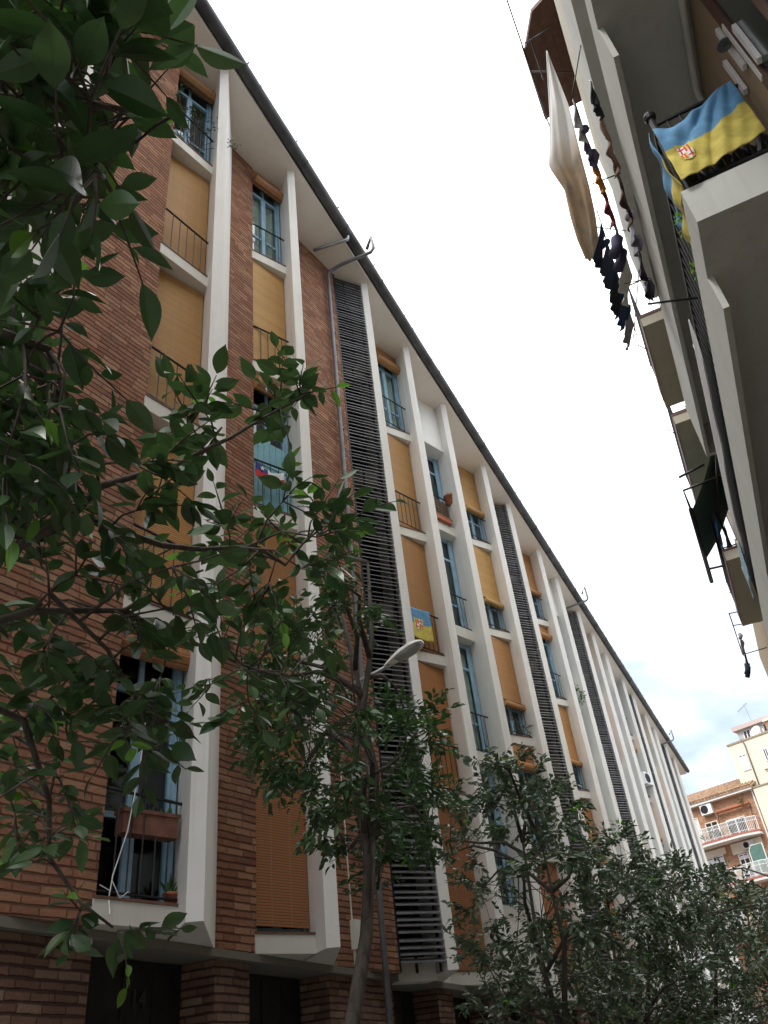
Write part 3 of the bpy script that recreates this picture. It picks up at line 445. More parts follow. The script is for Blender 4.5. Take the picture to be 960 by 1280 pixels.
# state per visible window: (content, blind drop, railing, options)
STATE = {
 (0, 4): ('glass', 0.16, True, dict(bcol=(0.36, 0.17, 0.06))), (0, 3): ('glass', 1, True, dict(bcol=TAN)), (0, 2): ('glass', 1, True, dict(bcol=TAN)),
 (0, 1): ('glass', 1, True, dict(bcol=MIDT)), (0, 0): ('glass', 0.10, True, dict(bcol=RED)),
 (1, 4): ('curtain', 0.17, True, dict(bcol=(0.40, 0.17, 0.065))), (1, 3): ('glass', 1, True, dict(bcol=TAN)), (1, 2): ('glass', 0.12, True, dict(bcol=TAN, boards=True)),
 (1, 1): ('glass', 1, False, dict(bcol=ORG)), (1, 0): ('glass', 0.975, False, dict(bcol=RED)),
 (3, 4): ('curtain', 0.2, True, dict(bcol=(0.44, 0.21, 0.075))), (3, 3): ('glass', 1, True, dict(bcol=TAN)), (3, 2): ('glass', 1, True, dict(bcol=MIDT)),
 (3, 1): ('glass', 1, True, dict(bcol=ORG)), (3, 0): ('glass', 1, False, dict(bcol=RED)),
 (5, 4): ('glass', 0.62, True, dict(bcol=TAN)), (5, 3): ('glass', 0.7, True, dict(bcol=TAN)), (5, 2): ('glass', 0.72, True, dict(bcol=MIDT)),
 (5, 1): ('curtain', 0.24, True, dict(bcol=ORG)), (5, 0): ('glass', 1, False, dict(bcol=RED)),
 (7, 4): ('glass', 0.62, True, dict(bcol=ORG)), (7, 3): ('glass', 0.17, True, dict(bcol=ORG)), (7, 2): ('glass', 0.7, True, dict(bcol=MIDT)),
 (7, 1): ('glass', 0.75, True, dict(bcol=ORG)), (7, 0): ('glass', 1, False, dict(bcol=RED)),
}
BRICK_END = {0: 6.05, 1: 8.9, 2: 12.45}
for k, kind in enumerate(KIND):
    yp, y = NOSE[k], NOSE[k+1]; R0 = Rp(yp); J = Jp(y)
    wd = {0: 1.0, 1: 0.88}.get(k, 1.0)
    if kind[0] == 'b':
        ye = BRICK_END[k]; xe = R0[0]+math.tan(R(10))*(ye-R0[1])
        b = MB(); b.prism([R0, (xe, ye), (xe-0.02, ye+0.001), (-6.35, ye+0.1), (-6.35, R0[1])], ZB, ZS); b.build('brick_panel', M['brick'], apt)
    if kind in ('bw', 'w'):
        if kind == 'bw': A0 = Vector((xe+0.012, ye-0.03, 0))
        else:
            A0 = J+AX*1.25
            e = J+AX*1.0
            b = MB(); b.prism([R0, (e.x, e.y), (-6.5, e.y+0.1), (-6.5, R0[1])], ZB, ZS); b.build('plaster_panel', M['white'], apt)
        Bf = Vector((-5.48, y+0.165, 0)); Bj = Vector((-5.53, y+0.17, 0))
        for f in range(5):
            z0 = SILL[f]; z1 = SILL[f+1]-0.24 if f < 4 else ZS
            th = 0.205 if f == 0 else 0.24
            b = MB(); poly = [tuple(A0)[:2], tuple(Bf)[:2], (J.x-0.25, J.y+0.25), (-6.4, A0.y+0.02)]
            b.prism(poly, z0-th, z0); sl_ = b.build('window_sill', M['sill'], apt)
            b = MB(); b.prism([(A0.x+.012, A0.y-.004), (Bf.x+.014, Bf.y-.004), (J.x-.02, J.y+.01), (A0.x-.2, A0.y+.03)], z0+.001, z0+.026); b.build('sill_tile', M['sill_tile'], sl_)
            st = STATE.get((k, f), ('glass', [0, 1, 0.6, 0.2][(k*3+f*5) % 4], True, dict(bcol=[TAN, ORG, MIDT][(k+f) % 3])))
            window(J, wd, z0+0.004, z1-0.004, st[0], st[1], **st[3])
            if st[2]:
                RA = Vector((xe, ye+0.012, 0)) if kind == 'bw' else Bj+AX*1.2
                railing(RA, Bj, z0)
    if kind == 's':
        Jd = Jp(y, 0.14); e = Jd+AX*1.15
        b = MB(); b.prism([R0, (e.x, e.y), (-6.6, e.y), (-6.6, R0[1])], ZB, ZS); b.build('plaster_panel', M['white'], apt)
        front = Vector((-5.46, y+0.11, 0)); fb_ = front+AX*1.5
        b = MB(); b.prism([tuple(fb_)[:2], tuple(front)[:2], tuple(Jd+Vector((-.1, .1, 0)))[:2], (-6.5, fb_.y)], 17.7, ZS); b.build('top_panel', M['white'], apt)
        s0 = Vector((-5.58, y+0.21, 0)); s1 = s0+AX*1.35
        for f, z0 in enumerate([4.75, 8.13, 11.52, 14.9]):
            z1 = 17.7 if f == 3 else z0+3.07
            b = MB(); b.prism([tuple(s1)[:2], tuple(s0)[:2], tuple(Jd+Vector((-.12, .1, 0)))[:2], (-6.5, s1.y)], z0-0.3, z0); b.build('window_sill', M['sill'], apt)
            window(Jd, 1.05, z0+0.004, z1-0.004, 'curtain' if f == 1 else 'glass', 0, stile=0.17)
            railing(s0+AX*1.3+Vector((-.05, .03, 0)), s0+Vector((-.05, .03, 0)), z0)
        b = MB(); b.prism([tuple(s1)[:2], tuple(s0)[:2], tuple(Jd+Vector((-.12, .1, 0)))[:2], (-6.5, s1.y)], ZB, 4.45); b.build('lower_panel', M['white'], apt)
    if kind in ('bl', 'l'):
        if k == 2: L0 = Vector((-5.74, 12.47, 0)); L1 = Vector((-5.235, y-0.095, 0))
        else: L0 = Vector((-5.78, y-0.72, 0)); L1 = Vector((-5.235, y-0.095, 0))
        dv = (L1-L0); ln = dv.length; dv.normalize(); nn = Vector((dv.y, -dv.x, 0))
        b = MB(); z = 3.3; i = 0
        while z < 19.42:
            t = 0.012*math.sin(i*1.7)+0.006*math.sin(i*5.1)
            o = L0-nn*0.07+UZ*(z+0.0)
            b.obox(o+UZ*t, dv*ln, nn*0.085-UZ*0.052, UZ*0.020); z += 0.098; i += 1
        lv = b.build('louvre_screen', M['louvre'], apt)
        b = MB()
        for s in (0.0, 0.42, 0.93): b.obox(L0+dv*(ln*s)-nn*0.14+UZ*ZB, dv*0.035, nn*0.03, UZ*(ZS-ZB-0.01))
        b.obox(L0+dv*0.0-nn*0.03+UZ*ZB, dv*0.03, nn*0.05, UZ*(ZS-ZB-0.01))
        b.build('louvre_frame', M['metal_dark'], lv)
        for f in range(5):
            b = MB(); b.obox(L0+dv*0.03-nn*0.52+UZ*(SILL[f]-0.3), dv*(ln-0.1), nn*0.3, UZ*0.32); b.build('slab_edge', M['sill'], lv)
        b = MB(); back = L0-nn*0.75; b.obox(back-dv*0.1+UZ*ZB, dv*(ln+0.3), nn*-0.05, UZ*(ZS-ZB)); b.build('dark_void_sheet', M['dark_room'], lv)  # near-black sheet: the darkness behind the slats is put into its colour
        if k != 2:
            b = MB(); b.prism([R0, (L0.x, L0.y), (L0.x-.15, L0.y), (-6.5, R0[1])], ZB, ZS); b.build('plaster_panel', M['white'], apt)

# dark rooms behind the windows, body, base, eaves, gutter, roof
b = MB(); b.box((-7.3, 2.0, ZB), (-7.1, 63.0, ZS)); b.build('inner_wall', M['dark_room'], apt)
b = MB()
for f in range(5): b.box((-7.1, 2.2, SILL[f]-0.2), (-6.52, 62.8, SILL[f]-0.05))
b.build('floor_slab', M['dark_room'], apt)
b = MB(); b.prism([(-5.9, -6.0), (-5.9, 2.4), (-5.70, 3.2), (-6.3, 3.7), (-16, 3.7), (-16, -6.0)], ZB, ZS); b.prism([(-6.02, 62.95), (-6.02, 63.4), (-16, 63.4), (-16, 63.0)], 0, ZS)
b.prism([(-15.8, -6), (-16, -6), (-16, 63), (-15.8, 63)], 0, ZS); b.build('brick_wall', M['brick'], apt)
# overhang underside and ground floor
b = MB(); b.box((-7.3, -6, ZB-0.085), (-5.86, 63, ZB-0.004)); b.build('overhang_slab', M['concrete_shaded'], apt)  # shadow line under the upper floors is painted in by the dark render
OPEN = [(6.33, 8.2), (8.86, 10.7), (12.62, 14.33), (15.0, 16.8), (17.9, 19.6), (21.2, 23.0), (24.1, 26.0), (27.9, 29.8), (31.0, 32.8), (35, 37), (39, 41), (44, 46), (48, 50), (53, 55), (58, 60)]
prev = -6.0
for a0, a1 in OPEN+[(63, 63)]:
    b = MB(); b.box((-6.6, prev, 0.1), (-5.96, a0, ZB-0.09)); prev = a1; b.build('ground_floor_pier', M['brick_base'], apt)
for i, (a0, a1) in enumerate(OPEN):
    b = MB(); b.box((-6.5, a0+0.001, 0.12), (-6.40, a1-0.001, ZB-0.092))
    for q in range(1, 4): b.box((-6.40, a0+(a1-a0)*q/4-0.012, 0.2), (-6.385, a0+(a1-a0)*q/4+0.012, ZB-0.15))
    d = b.build('door', M['door_dark'], apt)
    if i == 0: door0 = d
cu = bpy.data.curves.new('house_number', 'FONT'); cu.body = '14'; cu.size = 0.24; cu.extrude = 0.006; cu.align_x = 'CENTER'
hn = bpy.data.objects.new('house_number', cu); COL.objects.link(hn)
bpy.context.view_layer.update()
dg = bpy.context.evaluated_depsgraph_get(); me = bpy.data.meshes.new_from_object(hn.evaluated_get(dg)); bpy.data.objects.remove(hn)
hn = bpy.data.objects.new('house_number', me); COL.objects.link(hn); me.materials.clear(); me.materials.append(M['number'])
hn.parent = door0; hn.matrix_basis = Matrix.Translation((-6.383, 7.50, 2.62)) @ Matrix(((0, 0, 1, 0), (1, 0, 0, 0), (0, 1, 0, 0), (0, 0, 0, 1)))
# eaves
b = MB(); b.box((-16.2, -6.2, ZS), (-5.03, 66.2, ZS+0.16)); b.build('soffit', M['soffit'], apt)
b = MB(); b.box((-5.028, -6.2, ZS-0.01), (-4.985, 66.2, ZS+0.10)); b.build('fascia', M['soffit'], apt)
b = MB(); b.prism([(-16, 63.42), (-6.3, 63.42), (-6.3, 66.0), (-16, 66.0)], ZS-0.35, ZS-0.002); b.build('gable_soffit', M['soffit'], apt)
b = MB()
gp = [(-4.86+0.145*math.cos(R(t)), ZS+0.2+0.145*math.sin(R(t))) for t in range(150, 391, 20)]
gi = [(-4.86+0.130*math.cos(R(t)), ZS+0.2+0.130*math.sin(R(t))) for t in range(390, 149, -20)]
pr = gp+gi
ys = [-6.2+0.8*i for i in range(91)] + [66.3]
o = len(b.v); n = len(pr)
for i, yy in enumerate(ys):
    sag = 0.012*math.sin(yy*0.7)+0.008*math.sin(yy*2.1+1)
    for x, z in pr: b.v.append((x, yy, z+sag))
for i in range(len(ys)-1):
    for q in range(n): b.f.append((i*n+q, i*n+(q+1) % n, (i+1)*n+(q+1) % n, (i+1)*n+q)); b.mi.append(0)
b.f.append(tuple(range(n))); b.mi.append(0); b.f.append(tuple(range((len(ys)-1)*n, len(ys)*n))); b.mi.append(0)
for yy in range(-5, 66, 2): b.obox((-5.0, yy, ZS+0.33), (0.30, 0, 0.0), (0, 0.03, 0), (0, 0, 0.02)); b.tube([(-4.86+0.15*math.cos(R(t)), yy+0.5, ZS+0.2+0.15*math.sin(R(t))) for t in range(150, 391, 20)], 0.012, 5)
b.build('gutter', M['gutter'], apt)
b = MB(); b.add([(-4.95, -6.3, ZS+0.3), (-4.95, 66.3, ZS+0.3), (-10.6, 66.3, ZS+2.4), (-10.6, -6.3, ZS+2.4), (-16.3, 66.3, ZS+0.3), (-16.3, -6.3, ZS+0.3), (-4.95, -6.3, ZS+0.165), (-4.95, 66.3, ZS+0.165), (-16.3, 66.3, ZS+0.165), (-16.3, -6.3, ZS+0.165)],
    [(0, 1, 2, 3), (3, 2, 4, 5), (1, 7, 8, 4, 2), (0, 3, 5, 9, 6), (0, 6, 7, 1), (5, 4, 8, 9)]); b.build('roof', M['tile'], apt)
# downpipe with its bends at the eaves
b = MB(); b.tube([(-5.69, 11.86, 0.1), (-5.69, 11.9, 4), (-5.69, 12.0, 12), (-5.69, 12.08, 18.9), (-5.66, 12.1, 19.12), (-5.3, 12.15, 19.25), (-4.5, 12.28, 19.36), (-4.42, 12.3, 19.5), (-4.44, 12.3, 20.0), (-4.60, 12.3, 19.6)], 0.048, 10)
for zz in (1.5, 4.2, 7.3, 10.4, 13.6, 16.8): b.tube([(-5.69, 11.9+0.012*zz, zz), (-5.69, 11.9+0.012*zz, zz+0.05)], 0.058, 10)
b.build('downpipe', M['pipe_grey'], apt, True)
b = MB(); b.tube([(-5.75, 11.5, 19.38), (-5.5, 11.52, 19.36), (-4.98, 11.62, 19.36), (-4.86, 11.68, 19.42), (-4.85, 11.7, 19.62), (-4.85, 11.7, 19.85)], 0.045, 10); b.build('gutter_outlet', M['zinc'], apt, True)
for yy in (34.3, 57.2):
    b = MB(); b.tube([(-5.7, yy-0.3, 0.2), (-5.7, yy-0.3, 18.9), (-5.6, yy-0.3, 19.15), (-4.5, yy, 19.4), (-4.42, yy, 19.5), (-4.42, yy, 20.1), (-4.62, yy, 19.8)], 0.048, 8); b.build('downpipe', M['pipe_grey'], apt, True)
# small meter box on the brick pier
b = MB(); b.box((-5.72, 10.95, 3.32), (-5.62, 11.08, 3.68)); b.tube([(-5.70, 11.0, 2.9), (-5.70, 11.0, 3.32)], 0.02, 6); b.tube([(-5.72, 11.02, 3.68), (-5.74, 11.02, 5.9)], 0.012, 6); b.build('junction_box', M['sill'], apt)
# ------------------------------------------------------------------ leaves and plants
def leaf(b, p, d, n, L, wr=0.46, mi=0, fine=False):
    d = d.normalized(); s = d.cross(n)
    if s.length < 1e-4: s = d.cross(Vector((1, 0, 0)))
    s.normalize(); n = s.cross(d)
    W = L*wr*0.5
    prof = [(0.0, 0.0), (0.05, 0.2), (0.13, 0.52), (0.24, 0.82), (0.36, 0.98), (0.48, 1.0), (0.6, 0.9), (0.72, 0.7), (0.83, 0.43), (0.92, 0.17), (1.0, 0.0)] if fine else [(0.0, 0.0), (0.28, 0.9), (0.6, 0.92), (1.0, 0.0)]
    o = len(b.v); m = len(prof)
    cv = rnd.uniform(-0.14, 0.34); fold = rnd.uniform(0.05, 0.45)
    for t, w in prof:
        c = p+d*(t*L)-n*(cv*L*t*t)
        if w == 0: b.v.append(tuple(c))
        else:
            e = n*(fold*W*w)
            b.v.append(tuple(c)); b.v.append(tuple(c+s*(W*w)+e)); b.v.append(tuple(c-s*(W*w)+e))
    q = [0]+[1+3*i for i in range(m-2)]+[1+3*(m-2)]
    f = b.f; a = o+q[1]
    f.append((o, a+1, a)); f.append((o, a, a+2))
    for i in range(1, m-2):
        a = o+q[i]; c = o+q[i+1]
        f.append((a, a+1, c+1, c)); f.append((a, c, c+2, a+2))
    a = o+q[m-2]; t = o+q[m-1]
    f.append((a, a+1, t)); f.append((a, t, a+2))
    b.mi += [mi]*(2*(m-1))
    if fine:                                             # raised midrib, on the underside
        o2 = len(b.v); k = 0
        for t, w in prof[::2]:
            c = p+d*(t*L)-n*(cv*L*t*t+0.0012); hw = L*0.010*(1.05-t)
            b.v.append(tuple(c+s*hw)); b.v.append(tuple(c-s*hw)); k += 1
        for i in range(k-1): b.f.append((o2+2*i, o2+2*i+1, o2+2*i+3, o2+2*i+2)); b.mi.append(2)
def rv(): return Vector((rnd.gauss(0, 1), rnd.gauss(0, 1), rnd.gauss(0, 1)))
def leafn(spread=0.55): return (Vector((0, 0, 1))+rv()*spread).normalized()

def spray(tw, lf, c, r, nleaf, L, axis=None, fine=False, twigs=4, young=0.02, wr=0.46, petiole=True):
    """a few twiglets from c with alternate leaves"""
    for k in range(twigs):
        d = ((axis or Vector((0, 0, 0.2)))*1.0+rv()*0.75).normalized()
        l = r*rnd.uniform(0.7, 1.15); e = c+d*l-Vector((0, 0, 0.12*l))
        m = c+d*l*0.5+rv()*0.04*r
        if tw is not None: tw.tube([c, m, e], [0.0035, 0.0028, 0.0015], 5)
        npl = max(2, int(nleaf/twigs)); side = d.cross(Vector((0, 0, 1)))
        if side.length < 0.1: side = Vector((1, 0, 0))
        side.normalize(); yg = rnd.random() < young*4
        for i in range(npl):
            t = (i+0.8)/npl; q = (c.lerp(m, t*2) if t < .5 else m.lerp(e, t*2-1))
            sg = 1 if i % 2 else -1
            ld = (d*0.55+side*sg*0.85+Vector((0, 0, rnd.uniform(-0.55, 0.1)))+rv()*0.22).normalized()
            if i == npl-1: ld = (d+Vector((0, 0, -0.25))+rv()*0.2).normalized()
            s = L*rnd.uniform(0.55, 1.2)*(0.75 if (yg and t > 0.55) else 1)
            leaf(lf, q+ld*s*0.08, ld, leafn(), s, wr, 1 if (yg and t > 0.55) else 0, fine)

def nearest(lines, c):
    best = None
    for ln in lines:
        for i, p in enumerate(ln):
            q = Vector(p); dd = (q-c).length+max(0, (q.z-c.z))*0.3
            if best is None or dd < best[0]: best = (dd, q, ln, i)
    return best[1]
def dense(line, n=6):
    out = []
    for i in range(len(line)-1):
        for k in range(n): out.append(Vector(line[i]).lerp(Vector(line[i+1]), k/n))
    out.append(Vector(line[-1])); return out

def tree(name, label, base, trunk_lines, limbs, groups, group='street trees along the left pavement'):
    """groups: list of dict(clusters, r, n, L, fine, twigs, young)"""
    t = thing(name, label, 'tree', base, group)
    w = MB(); lf = MB(); tw = w
    for pts, r0, r1 in trunk_lines:
        k = len(pts)-1; w.tube(pts, [r0+(r1-r0)*i/k for i in range(k+1)], 10)
    for pts, r0, r1 in limbs:
        k = len(pts)-1; w.tube(pts, [r0+(r1-r0)*i/k for i in range(k+1)], 7)
    lines = [dense(p) for p, _, _ in trunk_lines[-2:]]+[dense(p) for p, _, _ in limbs]
    for gset in groups:
        for c in gset['clusters']:
            c = Vector(c); q = nearest(lines, c); ax = (c-q)
            if ax.length > 0.06:
                mid = q.lerp(c, 0.5)+rv()*0.05*ax.length+Vector((0, 0, 0.06*ax.length))
                rr = min(0.012, 0.004+0.004*ax.length)
                tw.tube([q, mid, c], [rr, rr*0.75, 0.003], 5)
                axn = ax.normalized()
            else: axn = rv().normalized()
            spray(tw if gset.get('twigtubes', True) else None, lf, c, gset['r'], gset['n'], gset['L'], axn, gset.get('fine', False), gset.get('twigs', 4), gset.get('young', 0.02), gset.get('wr', 0.46))
    w.build('trunk', M['bark'], t, True)
    lf.build('crown', [gset.get('mat', M['leaf']), M['leaf_young'], M['vein']], t, False)
    return t

def auto_limbs(fork_line, clusters, k, r0):
    """limbs from points of the fork line towards k far apart clusters"""
    cs = [Vector(c) for c in clusters]; pick = [cs[0]]
    while len(pick) < k: pick.append(max(cs, key=lambda c: min((c-p).length for p in pick)))
    out = []; fl = dense(fork_line, 4)
    for p in pick:
        q = min(fl, key=lambda s: (s-p).length+max(0, s.z-p.z+0.3)*2)
        m1 = q.lerp(p, 0.35)+Vector((0, 0, 0.12*(p-q).length))+rv()*0.05; m2 = q.lerp(p, 0.7)+Vector((0, 0, 0.10*(p-q).length))+rv()*0.06
        out.append(([q, m1, m2, p], r0, r0*0.3))
    return out

# tree beside the camera: its boughs reach over the street
trunk1 = [(-2.62, 0.55, 0), (-2.58, 0.58, 0.9), (-2.66, 0.62, 1.7), (-2.5, 0.66, 2.4)]
HUB_LOW, HUB_HIGH = Vector((-2.02, 0.78, 2.62)), Vector((-2.05, 0.55, 3.05))
l1 = [([(-2.5, 0.66, 2.4), (-2.28, 0.74, 2.47), tuple(HUB_LOW)], 0.042, 0.026), ([(-2.5, 0.66, 2.4), (-2.34, 0.58, 2.72), tuple(HUB_HIGH)], 0.042, 0.026)]
for i, l in enumerate(T1_LIMBS):
    if i in (3, 8): l1.append((l, 0.011, 0.004)); continue
    h = HUB_LOW if i in (0, 1, 2, 9) else HUB_HIGH
    a = h.lerp(Vector(l[0]), 0.3)+rv()*0.05; c = h.lerp(Vector(l[0]), 0.7)+rv()*0.06
    l1.append(([tuple(h), tuple(a), tuple(c)]+l, 0.017+0.004*rnd.random(), 0.004))
back1 = [(-2.6+rnd.gauss(0, .9), 0.0+rnd.gauss(0, .9), 4.2+rnd.gauss(0, .7)) for _ in range(45)]
back1 = [c for c in back1 if c[0] < -1.6 and c[1] < 0.6]
l1 += [([(-2.5, 0.66, 2.4), (-2.7, 0.3, 3.2), (-2.9, -0.2, 4.2)], 0.05, 0.012)]
tree('broadleaf_tree', 'large glossy dark-leaved tree filling the left edge, its boughs hanging close overhead', (-2.62, 0.55, 0), [(trunk1, 0.085, 0.06)], l1, [
    dict(clusters=T1_NEAR, r=0.17, n=11, L=0.105, fine=True, twigs=3, young=0.03, wr=0.5),
    dict(clusters=T1_MID, r=0.19, n=18, L=0.092, fine=True, twigs=3, young=0.03, wr=0.5),
    dict(clusters=back1, r=0.3, n=26, L=0.1, twigs=4)])
for (nm, lab, base, tl, cl, kk, kw) in [
    ('slender_tree', 'slender twin-stemmed tree rising in front of the dark louvred strip and drainpipe', (-3.0, 5.5, 0.13),
        [([(-3.0, 5.5, 0), (-3.0, 5.6, 1.0), (-3.0, 5.68, 2.05), (-2.98, 5.95, 2.6), (-3.02, 6.25, 3.35)], 0.064, 0.045), ([(-2.98, 5.95, 2.6), (-3.0, 6.12, 3.2), (-3.15, 6.3, 3.9), (-3.05, 6.35, 4.7), (-3.2, 6.4, 5.6)], 0.04, 0.015),
         ([(-3.02, 6.25, 3.35), (-2.95, 6.3, 3.9), (-3.02, 6.28, 4.4), (-2.9, 6.4, 5.2), (-2.95, 6.6, 6.2)], 0.05, 0.014)], T2, 14, dict(n=66, L=0.085)),
    ('bushy_tree', 'bushy pale-flecked tree standing in front of the lower louvres right of the slender tree', (-3.0, 10.6, 0.13),
        [([(-3.0, 10.6, 0), (-3.02, 10.6, 1.0), (-2.95, 10.6, 1.9)], 0.08, 0.06), ([(-2.95, 10.6, 1.9), (-3.1, 10.8, 2.9), (-3.1, 11, 4.2)], 0.04, 0.014), ([(-2.95, 10.6, 1.9), (-2.7, 10.5, 2.9), (-2.7, 10.4, 4.0)], 0.04, 0.014)], T3, 14, dict(n=76, L=0.098)),
    ('bushy_tree', 'third street tree along the far pavement, its crown hiding the bottoms of the middle fins', (-3.0, 15.3, 0.13),
        [([(-3.0, 15.3, 0), (-3.02, 15.3, 1.0), (-3, 15.4, 1.9)], 0.08, 0.06), ([(-3, 15.4, 1.9), (-3.2, 15.4, 2.9), (-3.1, 15.8, 4.4)], 0.04, 0.014), ([(-3, 15.4, 1.9), (-2.7, 15.5, 2.9), (-2.7, 15.2, 4.2)], 0.04, 0.014)], T4, 14, dict(n=76, L=0.112)),
    ('bushy_tree', 'rounded dark tree below the end of the finned facade', (-2.6, 20.4, 0.13),
        [([(-2.6, 20.4, 0), (-2.62, 20.4, 1.2), (-2.5, 20.4, 2.2)], 0.1, 0.07), ([(-2.5, 20.4, 2.2), (-2.8, 20.6, 3.4), (-2.7, 20.6, 5)], 0.05, 0.014), ([(-2.5, 20.4, 2.2), (-2.1, 20.4, 3.4), (-2, 20.2, 5)], 0.05, 0.014)], T5, 14, dict(n=66, L=0.135)),
    ('bushy_tree', 'farthest broad tree in front of the orange balconied house at the street end', (-1.6, 27.0, 0.0),
        [([(-1.6, 27, 0), (-1.6, 27, 1.3), (-1.5, 27, 2.5)], 0.12, 0.08), ([(-1.5, 27, 2.5), (-1.8, 27, 4), (-1.4, 27.3, 6)], 0.06, 0.014), ([(-1.5, 27, 2.5), (-.8, 27, 4), (-.4, 26.6, 6)], 0.06, 0.014)], T6, 16, dict(n=66, L=0.16))]:
    lm = auto_limbs(tl[1][0], cl, kk//2, 0.028)+(auto_limbs(tl[2][0], cl[::-1], kk//2, 0.028))
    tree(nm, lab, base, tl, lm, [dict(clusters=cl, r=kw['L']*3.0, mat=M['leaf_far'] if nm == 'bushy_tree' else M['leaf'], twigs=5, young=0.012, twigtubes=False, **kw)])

def pot(name, label, c, r=0.13, h=0.2, plant=None, group=None):
    t = thing(name, label, 'flower pot', c, group)
    b = MB(); b.lathe(c, [(r*0.68, 0), (r*0.95, h*0.82), (r*1.08, h*0.82), (r*1.1, h), (r*0.92, h), (r*0.86, h*0.86)], 16); b.build('pot', M['terracotta'], t, True)
    b = MB(); b.lathe((c[0], c[1], c[2]+h*0.80), [(r*0.85, 0), (r*0.85, h*0.06)], 14); b.build('soil', M['soil'], t)
    if plant:
        lf = MB(); top = Vector(c)+Vector((0, 0, h*0.85))
        for i in range(plant[0]):
            d = (Vector((0, 0, 1.0))+rv()*plant[2]).normalized(); leaf(lf, top+rv()*r*0.25, d, (rv()+Vector((0, 0, .5))).normalized(), plant[1]*rnd.uniform(0.6, 1.1), 0.2)
        lf.build('leaves', M['pot_leaf'], t)
    return t
def bushy(name, label, cat, clusters, r, n, L, mat='pot_leaf', stem=None, group=None):
    t = thing(name, label, cat, clusters[0], group); lf = MB(); st = MB()
    for c in clusters:
        spray(st, lf, Vector(c), r, n, L, None, False, 5, 0)
        if stem: st.tube([stem, Vector(stem).lerp(Vector(c), .5)+Vector((0, 0, .05)), c], 0.006, 5)
    lf.build('leaves', [M[mat], M[mat]], t); st.build('stems', M['bark'], t); return t

# ------------------------------------------------------------------ things on the left facade
def P0(y, s, d): return Jp(y)+AX*s+NR*d
tb = thing('planter_box', 'long terracotta trough of plants hanging on the lowest left window railing', 'planter', tuple(P0(6.8, .5, .35)+UZ*4.1))
o = P0(6.8, 0.12, 0.06)-UZ*0.13
b = MB(); b.obox(o+UZ*4.10, AX*0.62, NR*0.16, UZ*0.20); b.obox(o-AX*0.015-NR*0.015+UZ*4.30, AX*0.65, NR*0.19, UZ*0.035); b.build('trough', M['shaded_terracotta'], tb)
lf = MB()
for i in range(26): leaf(lf, o+AX*rnd.uniform(.05, .57)+NR*rnd.uniform(.03, .13)+UZ*4.32, Vector((0, 0, .9))+rv()*.6, rv(), rnd.uniform(.07, .14), .35)
lf.build('leaves', M['pot_leaf'], tb)
p = P0(6.8, 0.10, 0.10); pot('potted_plant', 'small terracotta pot with spiky plant on the lowest left window sill', (p.x, p.y, 3.345), 0.075, 0.14, (14, 0.22, .5))
b = MB(); a = P0(6.8, 0.62, 0.30); b.tube([a+UZ*5.35, a+UZ*4.6+AX*.03, a+UZ*3.95+AX*.11, a+UZ*3.55+AX*.22, a+UZ*3.35+AX*.24, a+UZ*3.2+AX*.26+NR*.09], 0.006, 6)
b.tube([a+UZ*3.5+AX*.22, a+UZ*3.36+AX*.13, a+UZ*3.42+AX*.05], 0.005, 5); b.tube([a+UZ*3.42+AX*.24, a+UZ*3.46+AX*.34], 0.005, 5)
tag(b.build('cord', M['white_metal']), 'pale knotted cord dangling down the lowest left window', 'cord')
c5 = [tuple(P0(6.8, s, d)+UZ*z) for s, d, z in [(.2, .3, 17.4), (.45, .28, 17.6), (.7, .3, 17.7), (.9, .34, 17.3), (.05, .4, 17.1), (-.12, .45, 16.95), (.85, .42, 16.55), (1.0, .4, 16.3), (.55, .2, 17.8), (.98, .36, 17.6)]]
bushy('trailing_plant', 'straggling dark plant spilling over the top left window railing', 'plant', c5, 0.24, 22, 0.06, 'leaf', tuple(P0(6.8, .5, .1)+UZ*16.5))
# flag with emblem on a railing
def drape(o, ux, uz, w, h, nrm, amp, ph=0.0):
    o, ux, uz, nrm = Vector(o), Vector(ux), Vector(uz), Vector(nrm)
    def fn(u, v): return o+ux*(w*u)-uz*(h*v)+nrm*(amp*(0.25+v)*math.sin(u*9+v*2.5+ph)+amp*0.5*math.sin(u*21+ph*2))-uz*(0.05*h*math.sin(u*math.pi))
    return fn
def emblem(par, fn, cu, cv, sw, sh, nrm):
    """a quartered shield: red crosses on white, red and yellow stripes, gold rim"""
    e = MB(); off = Vector(nrm)*0.010
    ff = lambda u, v: fn(cu+(u-.5)*sw, cv+(v-.5)*sh)+off
    n = 20
    for j in range(n):
        for i in range(n):
            x, y = (i+.5)/n, (j+.5)/n
            half = 0.5 if y < 0.5 else 0.5*math.sqrt(max(0, 1-((y-0.5)/0.5)**2))
            if abs(x-.5) > half: continue
            if abs(x-.5) > half-0.09 or y < 0.08: m = 1
            elif (x < .5) == (y < .5):
                lx = (x % .5)/.5; ly = (y % .5)/.5
                m = 0 if (abs(lx-.5) < .13 or abs(ly-.5) < .13) else 2
            else: m = 0 if int(x*10) % 2 else 1
            e.add([ff(i/n, j/n), ff((i+1)/n, j/n), ff((i+1)/n, (j+1)/n), ff(i/n, (j+1)/n)], [(0, 1, 2, 3)], m)
    e.build('emblem', [M['flag_red'], M['flag_yellow'], M['flag_white']], par)
fa = (-5.565, 15.62, 10.60); fx = Vector((-0.342, -0.94, 0)); 
ft = thing('flag', 'small blue over yellow flag with crest, tied to a railing above the street lamp', 'flag', fa)
fn0 = drape(fa, fx, (0, 0, 1), 1.02, 0.78, NR, 0.014)
b = MB(); b.grid(fn0, 24, 16, 0, lambda u, v: 0 if v < 0.5 else 1); fc = b.build('cloth', [M['flag_blue'], M['flag_yellow']], ft, True, thick=0.004)
